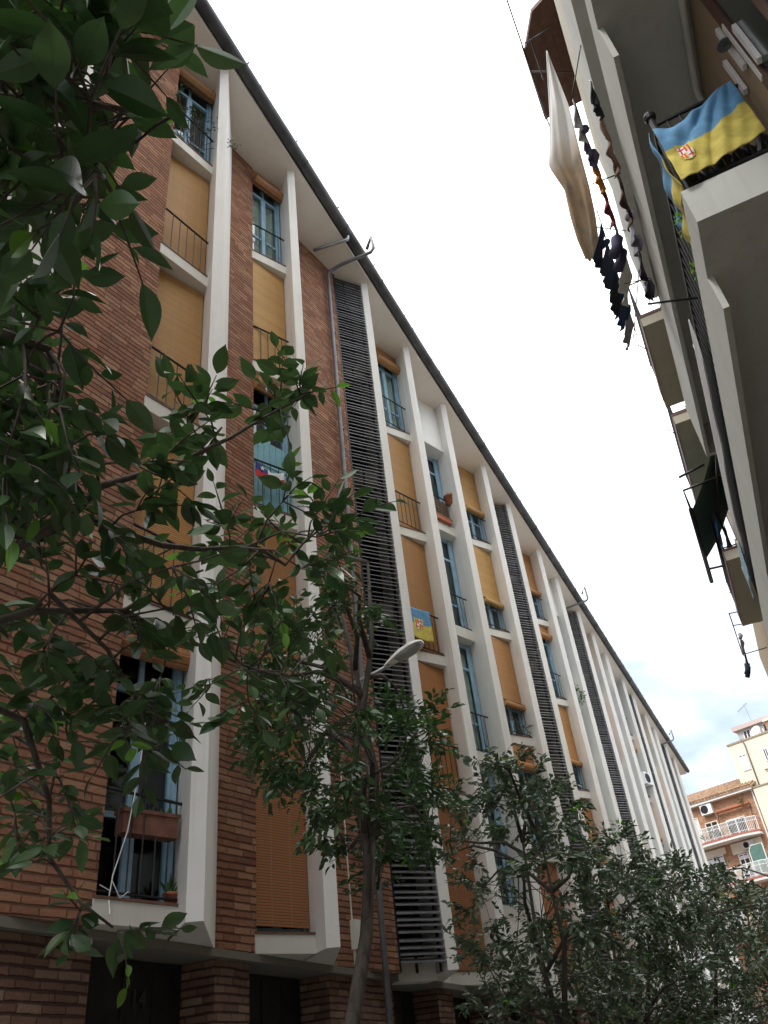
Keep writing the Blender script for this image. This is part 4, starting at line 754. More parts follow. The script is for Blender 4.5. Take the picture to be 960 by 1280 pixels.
emblem(fc, fn0, 0.42, 0.5, 0.30, 0.36, NR)
# red, white and navy flag
fb0 = Vector((-5.60, 9.38, 10.50))
fl2 = thing('flag', 'small rumpled red and white flag with navy starred corner on a railing', 'flag', tuple(fb0))
fn2 = drape(fb0, fx, (0, 0, 1), 0.58, 0.32, NR, 0.02, 1.0)
fn2b = lambda u, v: fn2(u, v)+UZ*(-0.10*math.sin(u*3.1)*(1-v))
b = MB(); b.grid(fn2b, 20, 12, 0, lambda u, v: (2 if u > 0.62 else 1) if v < 0.5 else 0)
fc = b.build('cloth', [M['flag_red'], M['flag_white'], M['flag_navy']], fl2, True, thick=0.004)
st = MB(); cen = fn2b(0.8, 0.25)+NR*0.016
pts = [cen+fx*(math.sin(k*math.pi/5)*(0.055 if k % 2 == 0 else 0.022))+UZ*(math.cos(k*math.pi/5)*(0.055 if k % 2 == 0 else 0.022)) for k in range(10)]
st.add([cen]+pts, [(0, 1+k, 1+(k+1) % 10) for k in range(10)]); st.build('star', M['flag_white'], fc)
# narrow balcony clutter (stair bay, top)
s0 = Vector((-5.58, 18.91, 0))+Vector((-.05, .03, 0))
wk = thing('wicker_panel', 'woven cane screen lashed inside the narrow top balcony railing', 'screen', tuple(s0+UZ*15))
b = MB()
for i in range(16): b.tube([s0+AX*0.05-NR*.03+UZ*(15.05+i*.05), s0+AX*.6-NR*.05+UZ*(15.05+i*.05+rnd.uniform(-.02, .02)), s0+AX*1.25-NR*.03+UZ*(15.05+i*.05)], 0.018, 5)
b.build('canes', M['wicker'], wk)
p = s0+AX*.02+NR*.09; pot('flower_pot', 'round terracotta pot hung at the end of the narrow top balcony railing', (p.x, p.y, 15.75), 0.17, 0.3, (18, 0.16, .8))
bx = thing('planter_box', 'low terracotta planter at the foot of the narrow top balcony', 'planter', tuple(s0+UZ*14.91))
b = MB(); b.obox(s0+AX*.2+NR*.03+UZ*14.905, AX*.9, NR*.13, UZ*.13); b.obox(s0+AX*.19+NR*.02+UZ*15.035, AX*.92, NR*.15, UZ*.025); b.build('trough', M['terracotta'], bx)
p3 = [tuple(P0(22.4, s, .25)+UZ*z) for s, z in [(.2, 9.95), (.5, 9.9), (.8, 10.0), (.35, 9.8), (.65, 9.82)]]
bushy('balcony_plants', 'dark green plants crowding a mid-height railing below a tan blind', 'plant', p3, 0.16, 18, 0.07, 'leaf', tuple(P0(22.4, .5, .2)+UZ*9.63))
bushy('hanging_plant', 'lime-green fern hanging between two plain white fins', 'plant', [(-5.33, 30.9, 13.7), (-5.30, 31.0, 13.4), (-5.35, 30.85, 13.95)], 0.35, 26, 0.18, 'pot_leaf', (-5.5, 31.2, 13.9))
def ac_unit(label, o, ux, uy, w, h, d, group):
    o, ux, uy = Vector(o), Vector(ux), Vector(uy); uz = Vector((0, 0, 1))
    t = thing('air_conditioner', label, 'air conditioner', tuple(o), group)
    b = MB(); b.obox(o, ux*w, uy*d, uz*h); b.build('casing', M['white_metal'], t)
    b = MB(); c = o+ux*w*0.36+uz*h*0.5+uy*(d+.004); n = 18
    ring = [c+(ux*math.cos(2*math.pi*k/n)+uz*math.sin(2*math.pi*k/n))*h*0.4 for k in range(n)]
    b.add(ring, [tuple(range(n))]); b.add([q+uy*.02 for q in ring]+[c+(q-c)*.9+uy*.02 for q in ring]+ring, [(k, (k+1) % n, n+(k+1) % n, n+k) for k in range(n)]+[(k, (k+1) % n, 2*n+(k+1) % n, 2*n+k) for k in range(n)])
    for q in range(4): b.obox(c-ux*h*.38+uz*(h*(-.3+.2*q))+uy*.01, ux*h*.76, uy*.008, uz*.012)
    b.build('fan_grille', M['metal_dark'], t)
    b = MB()
    for s in (.15, .8): b.obox(o+ux*w*s-uz*.03-uy*.1, ux*.04, uy*(d+.1), uz*.03)
    b.build('bracket', M['zinc'], t); return t
ac_unit('white air conditioner mounted high between two far fins', (-5.62, 44.05, 13.5), (0.3, 0.95, 0), (0.95, -0.3, 0), 0.8, 0.6, 0.28, 'air conditioners')

# ------------------------------------------------------------------ street lamp on a wall arm
lp = thing('street_lamp', 'grey street lamp with a long oval head on a slanting arm above the slender tree', 'street lamp', (-5.9, 11.0, 6.9))
b = MB(); b.box((-5.93, 10.93, 6.75), (-5.87, 11.07, 7.25)); b.build('wall_plate', M['zinc'], lp)
b = MB(); b.tube([(-5.88, 11.0, 7.0), (-5.5, 11.0, 7.1), (-5.1, 11.0, 7.17), (-4.72, 11.0, 7.24)], 0.03, 10); b.build('arm', M['zinc'], lp, True)
hd = Vector((-4.80, 11.0, 7.24)); hx = Vector((0.955, 0, 0.297)); hz = Vector((-0.297, 0, 0.955)); hy = Vector((0, 1, 0))
b = MB(); prof = [(0, .035, .035), (.06, .06, .055), (.16, .09, .085), (.34, .145, .11), (.54, .16, .105), (.66, .13, .08), (.73, .065, .045)]
o = len(b.v); n = 14
for s, hw, hh in prof:
    for k in range(n+1):
        t = math.pi*k/n; b.v.append(tuple(hd+hx*s+hy*(hw*math.cos(t))+hz*(hh*math.sin(t))))
for i in range(len(prof)-1):
    for k in range(n): b.f.append((i*(n+1)+k, i*(n+1)+k+1, (i+1)*(n+1)+k+1, (i+1)*(n+1)+k)); b.mi.append(0)
    b.f.append((i*(n+1), (i+1)*(n+1), (i+1)*(n+1)+n, i*(n+1)+n)); b.mi.append(0)
b.f.append(tuple(range(n+1))); b.mi.append(0); b.f.append(tuple(range((len(prof)-1)*(n+1), len(prof)*(n+1)))); b.mi.append(0)
b.build('housing', M['lamp_white'], lp)
b = MB(); o = 0; lpf = [(.21, .08, 0), (.26, .105, .035), (.36, .132, .06), (.52, .142, .065), (.63, .115, .045), (.68, .07, 0)]
for s, hw, hh in lpf:
    for k in range(n+1):
        t = math.pi*k/n; b.v.append(tuple(hd+hx*s+hy*(hw*math.cos(t))-hz*(0.002+hh*math.sin(t))))
for i in range(len(lpf)-1):
    for k in range(n): b.f.append((i*(n+1)+k, i*(n+1)+k+1, (i+1)*(n+1)+k+1, (i+1)*(n+1)+k)); b.mi.append(0)
b.build('lens', M['lamp_lens'], lp, True)
# ------------------------------------------------------------------ right hand building with balconies
rb = thing('balconied_building', 'grey and tan rendered block with long balconies overhanging the right side of the street', 'building', (4, 5, 0))
SK = -0.0142
def rx(x, y): return x+SK*(y-4.6)
def slab(b, x0, x1, y0, y1, z0, z1, mi=0): b.prism([(rx(x0, y0), y0), (rx(x1, y0), y0), (rx(x1, y1), y1), (rx(x0, y1), y1)], z0, z1, mi)
b = MB(); slab(b, 1.80, 9, -5, 10.95, 0.12, 19.3); b.build('wall', M['tan'], rb)
b = MB(); slab(b, 1.84, 9, 10.96, 21.8, 0.12, 16.9); b.build('wall', M['tan'], rb)
b = MB(); slab(b, 1.78, 9, 21.82, 31.0, 0.12, 13.4); b.build('wall', M['tan'], rb)
def bdoor(y0, y1, z0, z1, x=1.80):
    b = MB(); fx = rx(x, (y0+y1)/2)
    b.box((fx-.05, y0-.09, z0), (fx+.02, y0, z1)); b.box((fx-.05, y1, z0), (fx+.02, y1+.09, z1)); b.box((fx-.05, y0, z1-.09), (fx+.02, y1, z1)); b.box((fx-.04, (y0+y1)/2-.04, z0), (fx+.01, (y0+y1)/2+.04, z1-.09))
    d = b.build('balcony_door', M['wood_brown'], rb)
    b = MB(); b.box((fx-.02, y0, z0), (fx-.012, y1, z1-.09)); b.build('pane', M['glass'], d)
    b = MB(); b.box((fx-.009, y0+.001, z0), (fx-.001, y1-.001, z1-.09)); b.build('dark_interior', M['dark_room'], d)
for z in (4.2, 7.18, 10.02, 12.92, 16.1):
    for y in (-3.2, -0.2, 3.1, 6.6, 9.2):
        if z > 15 or True: bdoor(y, y+1.1, z+.02, z+2.2)
for z in (4.2, 7.18, 10.5, 13.2):
    for y in (12.4, 16.2, 19.3): bdoor(y, y+1.1, z+.02, z+2.15, 1.84)
# balcony A (nearest, railed)
def balcony(x0, y0, y1, zt, th, mat, beam=None, bx=0.2, xw=1.80):
    b = MB(); slab(b, x0, xw-.002, y0, y1, zt-th, zt)
    if beam:
        slab(b, x0+.003, x0+bx, beam[0], y1-.003, zt-beam[1], zt-th+.001)
    return b.build('balcony_slab', M[mat], rb)
def edge_balcony(x0, y0, ystep, y1, zt, th, deep, mat, xw=1.80):
    b = MB()
    slab(b, x0, xw-.002, y0, ystep, zt-th, zt); slab(b, x0+.05, xw-.002, ystep, y1, zt-th, zt); slab(b, x0, x0+.05, ystep, y1, zt-deep, zt)
    slab(b, x0+.05, xw-.002, y1-.05, y1, zt-deep, zt-th)
    return b.build('balcony_slab', M[mat], rb)
edge_balcony(0.97, 4.6, 5.2, 13.4, 7.17, 0.40, 0.78, 'concrete')
edge_balcony(0.97, -3.0, 4.4, 11.0, 10.0, 0.42, 0.98, 'concrete')
balcony(1.12, -3.0, 10.9, 12.78, 0.30, 'concrete')
b = MB(); slab(b, 1.122, 1.22, -3.0, 10.9, 12.781, 13.72); b.build('balcony_parapet', M['concrete'], rb)
balcony(1.32, -3.0, 10.9, 16.1, 0.42, 'beige_conc')
b = MB(); slab(b, 1.33, 1.42, -3.0, 10.9, 16.11, 16.9); b.build('balcony_parapet', M['beige_conc'], rb)
# brown boarded eaves at the top
b = MB(); b.prism([(rx(.69, 9.3), 9.3), (rx(1.06, 8.6), 8.6), (1.75, 8.3), (1.75, 10.9), (rx(.69, 10.9), 10.9)], 19.0, 19.12)
for i in range(6): b.box((0.72+i*.17, 8.95 if i > 1 else 9.4, 18.985), (0.735+i*.17, 10.85, 19.0))
b.prism([(rx(.67, 9.2), 9.2), (rx(.70, 9.2), 9.2), (rx(.70, 10.9), 10.9), (rx(.67, 10.9), 10.9)], 18.97, 19.16)
b.build('boarded_eaves', M['wood_brown'], rb)
# farther balconies
def far_balcony(x0, y0, y1, zt, mat, xw=1.84, th=.26):
    b = MB(); slab(b, x0, xw-.003, y0, y1, zt-th, zt); s = b.build('balcony_slab', M[mat], rb)
    b = MB(); slab(b, x0-.014, x0-.002, y0, y1-.25, zt-th-.008, zt+.02); slab(b, x0, xw-.01, y0-.014, y0-.002, zt-.03, zt+.02); b.build('edge_strip', M['edge_brown'], s)
    b = MB(); y = y0+.06
    while y < y1: b.tube([(rx(x0+.04, y), y, zt), (rx(x0+.04, y), y, zt+.98)], 0.009, 5); y += .16
    for h in (.08, .98): b.tube([(rx(x0+.04, y0+.05), y0+.05, zt+h), (rx(x0+.04, y1), y1-.03, zt+h)], 0.016, 6); b.tube([(rx(x0+.04, y0+.05), y0+.05, zt+h), (xw, y0+.05, zt+h)], 0.016, 6)
    for i in range(1, 6): b.tube([(x0+.04+i*.14, y0+.05, zt), (x0+.04+i*.14, y0+.05, zt+.98)], 0.009, 5)
    b.build('railing', M['metal_dark'], rb)
far_balcony(0.95, 12.0, 14.6, 13.25, 'beige_conc'); far_balcony(1.05, 15.3, 19.4, 13.28, 'beige_conc'); far_balcony(1.05, 16.8, 20.4, 10.5, 'beige_conc')
# railing of the nearest balcony
b = MB(); x0 = 1.05
b.tube([(x0, 4.66, 7.17), (x0, 4.66, 8.28)], 0.028, 8); b.lathe((x0, 4.66, 8.27), [(.01, 0), (.045, .02), (.055, .055), (.045, .09), (.01, .11)], 12)
for h in (.10, 1.02):
    b.tube([(x0, 4.66, 7.17+h), (1.79, 4.66, 7.17+h)], 0.02, 6); b.tube([(x0, 4.66, 7.17+h), (rx(x0, 13.3), 13.3, 7.17+h)], 0.02, 6)
for i in range(1, 7): b.tube([(x0+i*.105, 4.66, 7.27), (x0+i*.105, 4.66, 8.19)], 0.009, 5)
y = 4.8
while y < 13.3: b.tube([(rx(x0, y), y, 7.27), (rx(x0, y), y, 8.19)], 0.009, 5); y += .14
b.build('railing', M['metal_dark'], rb)
# service pipes on the wall and under the balcony above
b = MB(); b.tube([(1.74, 4.2, 9.55), (1.72, 4.8, 9.5), (1.71, 5.4, 9.48), (1.74, 5.6, 9.3), (1.75, 5.6, 7.2)], 0.035, 8); b.tube([(1.76, 5.85, 9.5), (1.76, 5.85, 7.2)], 0.03, 8); b.build('service_pipe', M['concrete'], rb, True)
for i, (y, z0, z1) in enumerate([(4.22, 7.55, 8.42), (4.37, 8.0, 8.64), (4.62, 8.05, 8.55), (4.10, 7.6, 8.15)]):
    b = MB(); b.box((1.755, y, z0), (1.79, y+.055, z1)); b.build('white_duct', M['white_metal'], rb)
b = MB(); b.lathe((1.72, 4.32, 8.28), [(.02, .02), (.06, 0), (.063, .01), (.02, .03)], 16); b.tube([(1.72, 4.32, 8.3), (1.79, 4.32, 8.33)], 0.012, 6); b.build('wall_lamp', M['pipe_grey'], rb)
for i in range(4):
    b = MB(); yy = 2.1+i*.35; b.tube([(1.77, yy, 6.5), (1.77, yy+.02*i, 12)], 0.018+.006*i, 7); b.build('service_pipe', M['pipe_grey'], rb, True)
# big flag on the nearest balcony
gf = thing('flag', 'large creased blue and yellow flag with shield on the nearest right balcony', 'flag', (1.05, 4.6, 8.0))
def gfn(u, v):
    # u 0 at the corner post, 1 at the wall; then the same cloth sags and bunches to the post
    x = 1.0+0.70*u; top = 8.02+0.15*u-0.20*math.sin(u*math.pi)*(1-u)*1.2; bot = 7.21+0.10*u+0.07*u*u
    z = top+(bot-top)*v
    ph = (u*1.0+v*0.35)*14
    rr = math.atan2(1.02-u, v+.18)
    y = 4.575-0.030*abs(math.sin(rr*9+v*1.5+.4*math.sin(u*7)))*(.2+min(1, 1.8*(1-u)))-0.012*abs(math.sin((u-v)*9+1))-.006*math.sin(u*31+v*11)
    return Vector((x, y, z))
def flagmat(u, v):
    return 0 if v < 0.42+0.05*math.sin(u*3) else 1
b = MB(); b.grid(gfn, 64, 44, 0, flagmat); gc = b.build('cloth', [M['flag_blue'], M['flag_yellow']], gf, True, thick=0.004)
def gside(u, v):
    y = 4.58+0.62*u; top = 8.02-0.45*u; bot = 7.22-0.10*u; z = top+(bot-top)*v
    return Vector((1.0-0.03-0.02*math.sin(u*13+v*4)-.012*math.sin(v*11), y, z))
b = MB(); b.grid(gside, 14, 18, 0, lambda u, v: 0 if v < 0.5+.1*u else 1); b.build('side_fold', [M['flag_blue'], M['flag_yellow']], gf, True, thick=0.004)
emblem(gc, lambda u, v: gfn(u, v), 0.19, 0.60, 0.17, 0.36, (0, -1, 0))
tag_ = thing('refuse_sacks', 'black plastic-wrapped bundles packed behind the railing below the big flag', 'sacks', (1.4, 4.8, 7.18))
b = MB()
for i in range(6):
    c = Vector((1.14+i*.115, 4.80+.04*math.sin(i*2), 7.18)); o = len(b.v); n = 12
    for j in range(9):
        zz = j/8; r = .085*(math.sin(math.pi*min(1, zz*.85+.12))**.5)
        for k in range(n):
            t = 2*math.pi*k/n; q = r*(1+.22*math.sin(3*t+i+j*1.3)); b.v.append((c.x+q*math.cos(t), c.y+q*math.sin(t)*.9, c.z+.46*zz+.02*math.sin(t*2+i)))
    for j in range(8):
        for k in range(n): b.f.append((o+j*n+k, o+j*n+(k+1) % n, o+(j+1)*n+(k+1) % n, o+(j+1)*n+k)); b.mi.append(0)
    b.f.append(tuple(range(o+8*n, o+9*n))); b.mi.append(0)
b.build('sacks', M['bag'], tag_, True)
bushy('trailing_plant', 'bright green clump of leaves on the edge of the nearest right balcony beside the flag', 'plant', [(0.97, 5.05, 7.40), (0.96, 5.1, 7.33), (0.97, 5.0, 7.45)], 0.05, 14, 0.06, 'lime_leaf', (1.05, 5.1, 7.2))
bushy('trailing_plant', 'tiny yellow-green sprig on the nearest right balcony edge below the leafy clump', 'plant', [(0.96, 5.55, 7.31), (0.96, 5.62, 7.28)], 0.04, 12, 0.04, 'lime_leaf', (1.05, 5.6, 7.2))

# ------------------------------------------------------------------ clothes lines and washing
def rodset(name, label, rods, r=0.014, mat='metal_dark'):
    b = MB()
    for p in rods: b.tube(p, r, 6)
    return tag(b.build(name, M[mat], None, True), label, 'clothes rack', 'washing line brackets')
rodset('clothes_rack', 'iron washing-line bracket with crossbars jutting out at the top of the right balconies', [[(1.12, 8.2, 17.3), (.62, 8.35, 17.55)], [(1.30, 9.3, 17.5), (.56, 9.1, 17.9)], [(.58, 7.0, 17.7), (.58, 10.5, 17.9)], [(.75, 8.2, 17.55), (.75, 9.3, 17.75)]])
rodset('clothes_rack', 'iron washing-line bracket above the brown and orange garments on the right', [[(.97, 7.0, 10.9), (.60, 7.0, 10.95)], [(.97, 8.9, 10.9), (.62, 8.9, 11.0)], [(.73, 6.2, 11.5), (.73, 8.2, 11.1)], [(1.1, 6.2, 12.7), (.70, 6.2, 11.6)]], .009)
rodset('clothes_rack', 'iron washing-line bracket holding the row of navy clothes on the right', [[(1.12, 10.0, 13.3), (.6, 9.6, 13.3)], [(1.1, 10.2, 12.8), (.62, 12.3, 13.1)], [(.7, 9.3, 13.3), (.7, 12.4, 13.2)]], .010)
rodset('clothes_rack', 'single iron washing rod sticking out across the gap from the nearest right balcony railing', [[(1.05, 6.4, 7.75), (.55, 6.1, 7.65)]], .012)
rodset('clothes_rack', 'bare iron bracket poking out from the beige balcony beyond the navy clothes', [[(.95, 13.2, 13.3), (.66, 12.9, 13.45)], [(1.05, 16.4, 13.3), (.72, 16.0, 13.5)], [(1.05, 19.6, 10.6), (.80, 19.4, 10.75)]], .012)
def garment(name, label, cat, p0, p1, drop, col, kind='shirt', ph=0.0):
    tilt = 0.42 if 'navy washing row' in label else 0.16
    calm = 0.25 if 'railing' in label else 1.0
    p0, p1 = Vector(p0), Vector(p1); d = p1-p0
    t = thing(name, label, cat, tuple(p0), 'washing on the lines at right')
    side = Vector((1, 0, 0))
    def prof(u, v):
        if kind == 'trousers': w = 1.0-.12*v; split = 0.06*max(0, v-.35)
        elif kind == 'shirt': w = 1.0-.1*v
        else: w = 1-.05*v
        uu = .5+(u-.5)*w
        q = p0+d*uu-UZ*(drop*v*(1+.05*math.sin(u*7+ph)))
        q += side*(calm*(.035*(v**.7)*math.sin(u*11+ph+v*3)+.02*math.sin(u*23+v*5+ph)*v)-calm*tilt*v*drop)
        return q
    b = MB(); b.grid(prof, 16, 14); b.build('cloth', M['cloth'], t, True, color=col, thick=0.012)
    if kind == 'shirt':
        for s, e in ((.04, -.18), (.96, 1.18)):
            b = MB(); a = p0+d*s; c = p0+d*e-UZ*(drop*.42)-side*(tilt*drop*.5)
            b.tube([a-UZ*.04, a.lerp(c, .5)+side*.03, c], [.055, .06, .05], 8)
            b.build('sleeve', M['cloth'], t, True, color=col)
    elif kind == 'trousers':
        for s in (.25, .75):
            b = MB(); a = p0+d*s-UZ*drop*.9-side*(tilt*drop*.9); b.tube([a, a-UZ*drop*.35-side*.05, a-UZ*drop*.6-side*.12], [.085, .07, .075], 8)
            b.build('trouser_leg', M['cloth'], t, True, color=col)
    b = MB()
    for s in (.1, .9): a = p0+d*s; b.box((a.x-.008, a.y-.012, a.z-.03), (a.x+.008, a.y+.012, a.z+.04))
    b.build('clothes_peg', M['white_metal'], t); return t
sheetL = [(0.98,9.00,18.08),(0.80,9.20,17.49),(0.60,9.40,16.79),(0.26,9.90,16.00),(0.38,10.20,15.48),(0.31,10.60,15.14),(0.28,10.90,14.76),(0.30,11.20,14.44)]
sheetR = [(1.00,9.00,18.06),(0.99,9.20,17.30),(0.98,9.40,16.58),(0.86,9.90,15.61),(0.81,10.20,15.14),(0.74,10.60,14.81),(0.64,10.90,14.50),(0.53,11.20,14.40)]
def lerpl(l, v):
    x = v*(len(l)-1); i = min(int(x), len(l)-2); return Vector(l[i]).lerp(Vector(l[i+1]), x-i)
def sh(u, v):
    a, c = lerpl(sheetL, v), lerpl(sheetR, v); q = a.lerp(c, u)
    return q+Vector((0.0, .10*math.sin(u*9+v*5)*math.sin(min(1, v*3)*1.57)*(1-.6*v)+.03*math.sin(u*21+v*2), .015*math.sin(u*7)))
s = thing('hanging_sheet', 'long white and ochre sheet billowing from the topmost right balcony', 'sheet', (0.98, 9, 18.08), 'washing on the lines at right')
m, nt, bb = new_mat('patterned sheet'); 
uvn = N(nt, 'ShaderNodeNewGeometry').outputs['Position']; sp = N(nt, 'ShaderNodeSeparateXYZ'); nt.links.new(uvn, sp.inputs[0])
f1 = ramp(nt, mathn(nt, 'ADD', sp.outputs[2], mathn(nt, 'MULTIPLY', noise(nt, 2.5, 3, uvn), 0.5)), 16.5, 15.9)
c = mixc(nt, f1, (0.80, 0.79, 0.77), mixc(nt, ramp(nt, noise(nt, 1.6, 3, uvn), .42, .6), (0.36, 0.30, 0.23), (0.58, 0.44, 0.29)))
nt.links.new(c, bb.inputs['Base Color']); bb.inputs['Roughness'].default_value = .85
tl = N(nt, 'ShaderNodeBsdfTranslucent'); nt.links.new(c, tl.inputs['Color']); mx = N(nt, 'ShaderNodeMixShader'); mx.inputs[0].default_value = .3
nt.links.new(bb.outputs[0], mx.inputs[1]); nt.links.new(tl.outputs[0], mx.inputs[2]); nt.links.new(mx.outputs[0], nt.nodes['Material Output'].inputs['Surface'])
b = MB(); b.grid(sh, 18, 40); b.build('cloth', m, s, True, thick=0.01)
NAVY = (.025, .03, .06); GREY = (.30, .30, .34)
for a in [
 ('towel', 'pale grey cloth at the top of the first washing row', 'cloth', (.73, 6.25, 11.75), (.73, 6.5, 11.5), .45, (.55, .55, .57), 'cloth', 0),
 ('shirt', 'crumpled violet-grey shirt below the pale grey cloth', 'garment', (.73, 6.52, 11.45), (.73, 6.72, 11.2), .42, (.11, .11, .17), 'shirt', 1),
 ('shirt', 'orange-yellow shirt in the middle of the first washing row', 'garment', (.73, 6.72, 11.15), (.73, 7.0, 11.05), .38, (.55, .22, .03), 'cloth', 2),
 ('towel', 'dark red towel below the orange-yellow shirt', 'cloth', (.73, 7.02, 11.05), (.73, 7.5, 10.95), .42, (.22, .04, .035), 'cloth', 3),
 ('trousers', 'mauve-grey trousers at the lower end of the first washing row', 'garment', (.73, 7.55, 10.95), (.73, 7.95, 10.85), .45, (.10, .09, .15), 'trousers', 4),
 ('shirt', 'black top hung highest along the middle balcony parapet', 'garment', (.90, 5.55, 10.75), (.90, 5.72, 10.62), .40, (.02, .022, .03), 'cloth', 1.5),
 ('towel', 'pinkish-brown towel along the middle balcony parapet', 'cloth', (.89, 5.8, 10.5), (.89, 6.3, 10.3), .40, (.25, .15, .12), 'cloth', 2.5),
 ('towel', 'brown blanket along the middle balcony parapet', 'cloth', (.88, 6.35, 10.35), (.88, 7.05, 10.25), .45, (.11, .068, .055), 'cloth', 3.5),
 ('shirt', 'light mauve shirt along the middle balcony parapet', 'garment', (.87, 7.15, 10.3), (.87, 7.5, 10.25), .42, (.30, .28, .35), 'shirt', 4.5),
 ('shirt', 'dark plum shirt at the lower end of the middle balcony parapet', 'garment', (.86, 7.6, 10.3), (.86, 8.3, 10.25), .45, (.08, .07, .10), 'shirt', 5.5),
 ('trousers', 'narrow navy trousers at the top of the navy washing row', 'garment', (.70, 9.5, 13.25), (.70, 9.75, 13.2), .75, NAVY, 'cloth', .5),
 ('shirt', 'navy shirt with white edging in the middle of the navy washing row', 'garment', (.70, 9.85, 13.2), (.70, 10.4, 13.15), .65, (.03, .045, .075), 'shirt', 1.2),
 ('trousers', 'black trousers low in the navy washing row', 'garment', (.70, 10.5, 13.15), (.70, 10.95, 13.1), .7, (.02, .022, .035), 'cloth', 2.2),
 ('shirt', 'royal-blue shirt near the lower end of the navy washing row', 'garment', (.70, 11.0, 13.1), (.70, 11.4, 13.1), .62, (.035, .07, .16), 'shirt', 3.2),
 ('towel', 'striped grey towel at the lowest end of the navy washing row', 'cloth', (.70, 11.45, 13.1), (.70, 11.95, 13.1), .62, GREY, 'cloth', 4.2),
 ('towel', 'white cloth between the navy washing row and the parapet', 'cloth', (.80, 8.8, 11.6), (.80, 9.4, 11.6), .6, (.55, .54, .5), 'cloth', 5.2),
 ('towel', 'white folded mat laid along the outside of the nearest right balcony railing', 'cloth', (.93, 6.9, 8.0), (.86, 11.5, 8.0), .5, (.6, .6, .6), 'cloth', 0.7),
 ('towel', 'pale blue cloth at the far end of the nearest right balcony railing', 'cloth', (.87, 11.9, 8.0), (.85, 13.0, 8.0), .5, (.35, .52, .6), 'cloth', 1.7),
 ]: garment(*a)

# green awning with front bar, arms
aw = thing('awning', 'dark green canvas awning slung out from a far right balcony on thin arms', 'awning', (1.7, 17.5, 12.9))
fx0, fx1 = (rx(.66, 16), 16.2, 12.4), (rx(.66, 18), 18.9, 12.0)
def awf(u, v):
    a = Vector((1.75, 15.6, 13.0)).lerp(Vector((1.75, 18.6, 13.0)), u); c = Vector((.56, 16.1, 11.25)).lerp(Vector((.53, 18.4, 11.25)), u)
    q = a.lerp(c, v); q.z -= .16*math.sin(v*math.pi); return q
b = MB(); b.grid(awf, 10, 12); b.build('canvas', M['cloth'], aw, True, color=(0.085, 0.13, 0.11), thick=0.008)
b = MB(); b.tube([(.56, 16.0, 11.25), (.51, 19.6, 11.25)], .05, 8); b.build('front_bar', M['metal_dark'], aw, True)
for pts in ([(.53, 18.9, 11.25), (1.08, 18.9, 11.2)], [(.56, 16.0, 11.25), (.56, 15.9, 11.7), (1.4, 15.9, 11.75)], [(.55, 15.2, 11.6), (1.1, 15.2, 11.7)]):
    b = MB(); b.tube(pts, .028, 6); b.build('arm', M['metal_dark'], aw, True)
for lab, pts in (('bright blue plastic sheet hooked on the railing under the green awning', [(.98, 16.85, 11.45), (.97, 17.2, 11.15)]), ('second blue plastic sheet draped outside the railing below the awning arm', [(.98, 18.2, 11.1), (.98, 19.4, 11.0)])):
    t = thing('plastic_sheet', lab, 'plastic sheet', pts[0]); p0, p1 = map(Vector, pts)
    b = MB(); b.grid(lambda u, v: p0.lerp(p1, u)-UZ*(.55*v)+Vector((-.05*v+.03*math.sin(u*9+v*4), 0, .02*math.sin(u*15))), 10, 8); b.build('sheet', M['tarp'], t, True, thick=.006)
rodset('clothes_pole', 'dark pole slanting from the far right balcony across the nearest balcony edge', [[(1.08, 16.9, 11.35), (1.5, 14.5, 11.9)], [(1.08, 17.0, 10.5), (1.08, 17.0, 11.5)]], .03)
for i, (y, col, lab, kd) in enumerate([(17.3, (.30, .24, .18), 'brown cushion pile on the balcony under the green awning', 'cloth'), (17.9, (.5, .42, .38), 'pinkish towel on the balcony under the green awning', 'cloth'), (24.0, (.35, .32, .34), 'grey striped garment on the farthest right washing rack', 'shirt'), (25.2, (.04, .045, .06), 'dark trousers on the farthest right washing rack', 'trousers')]):
    zz = 11.4 if y < 20 else 11.6; xx = 1.15 if y < 20 else .82
    garment('towel' if kd == 'cloth' else kd, lab, 'cloth' if kd == 'cloth' else 'garment', (xx, y, zz), (xx-.01, y+.5, zz), .5, col, kd, i)
rodset('clothes_rack', 'farthest washing rack jutting from the right wall above the street end', [[(1.75, 23.6, 12.0), (.72, 23.4, 12.0)], [(1.75, 24.4, 11.9), (.75, 24.3, 12.0)], [(1.75, 26, 11.75), (.75, 26.2, 11.8)], [(.74, 23.4, 12.0), (.75, 26.2, 11.8)]], .016)

# ------------------------------------------------------------------ houses closing the street
C20, S20 = math.cos(R(20)), math.sin(R(20)); DU = Vector((C20, -S20, 0)); DN = Vector((-S20, -C20, 0)); FO = Vector((-6.3, 75, 0))
def F(u, d, z): return FO+DU*u+DN*d+UZ*z
def fbox(b, u0, u1, d0, d1, z0, z1, mi=0): b.obox(F(u0, d0, z0), DU*(u1-u0), DN*(d1-d0), UZ*(z1-z0), mi)
oh = thing('brick_house', 'orange brick house with tiled roof and two curved railed balconies at the street end', 'house', tuple(F(3, 0, 0)))
b = MB(); fbox(b, -6, 5.75, -9, 0, 0, 19.2); b.build('wall', M['brick_far'], oh)
b = MB(); o = [F(-6.3, .55, 19.35), F(5.9, .55, 19.25), F(5.9, -3.5, 21.0), F(-6.3, -3.5, 21.0), F(-6.3, -9, 19.3), F(5.9, -9, 19.3)]
b.add(o+[q-UZ*.12 for q in o], [(0, 1, 2, 3), (3, 2, 5, 4), (6, 7, 1, 0), (9, 3, 0, 6), (2, 1, 7, 8), (10, 4, 3, 9), (5, 2, 8, 11), (10, 11, 5, 4), (7, 6, 9, 8), (8, 9, 10, 11)])
for i in range(42): u = -6.2+i*.29; b.tube([F(u, .6, 19.40-.008*(u+6)), F(u, -3.4, 21.03)], .07, 6)
b.build('roof', M['tile'], oh)
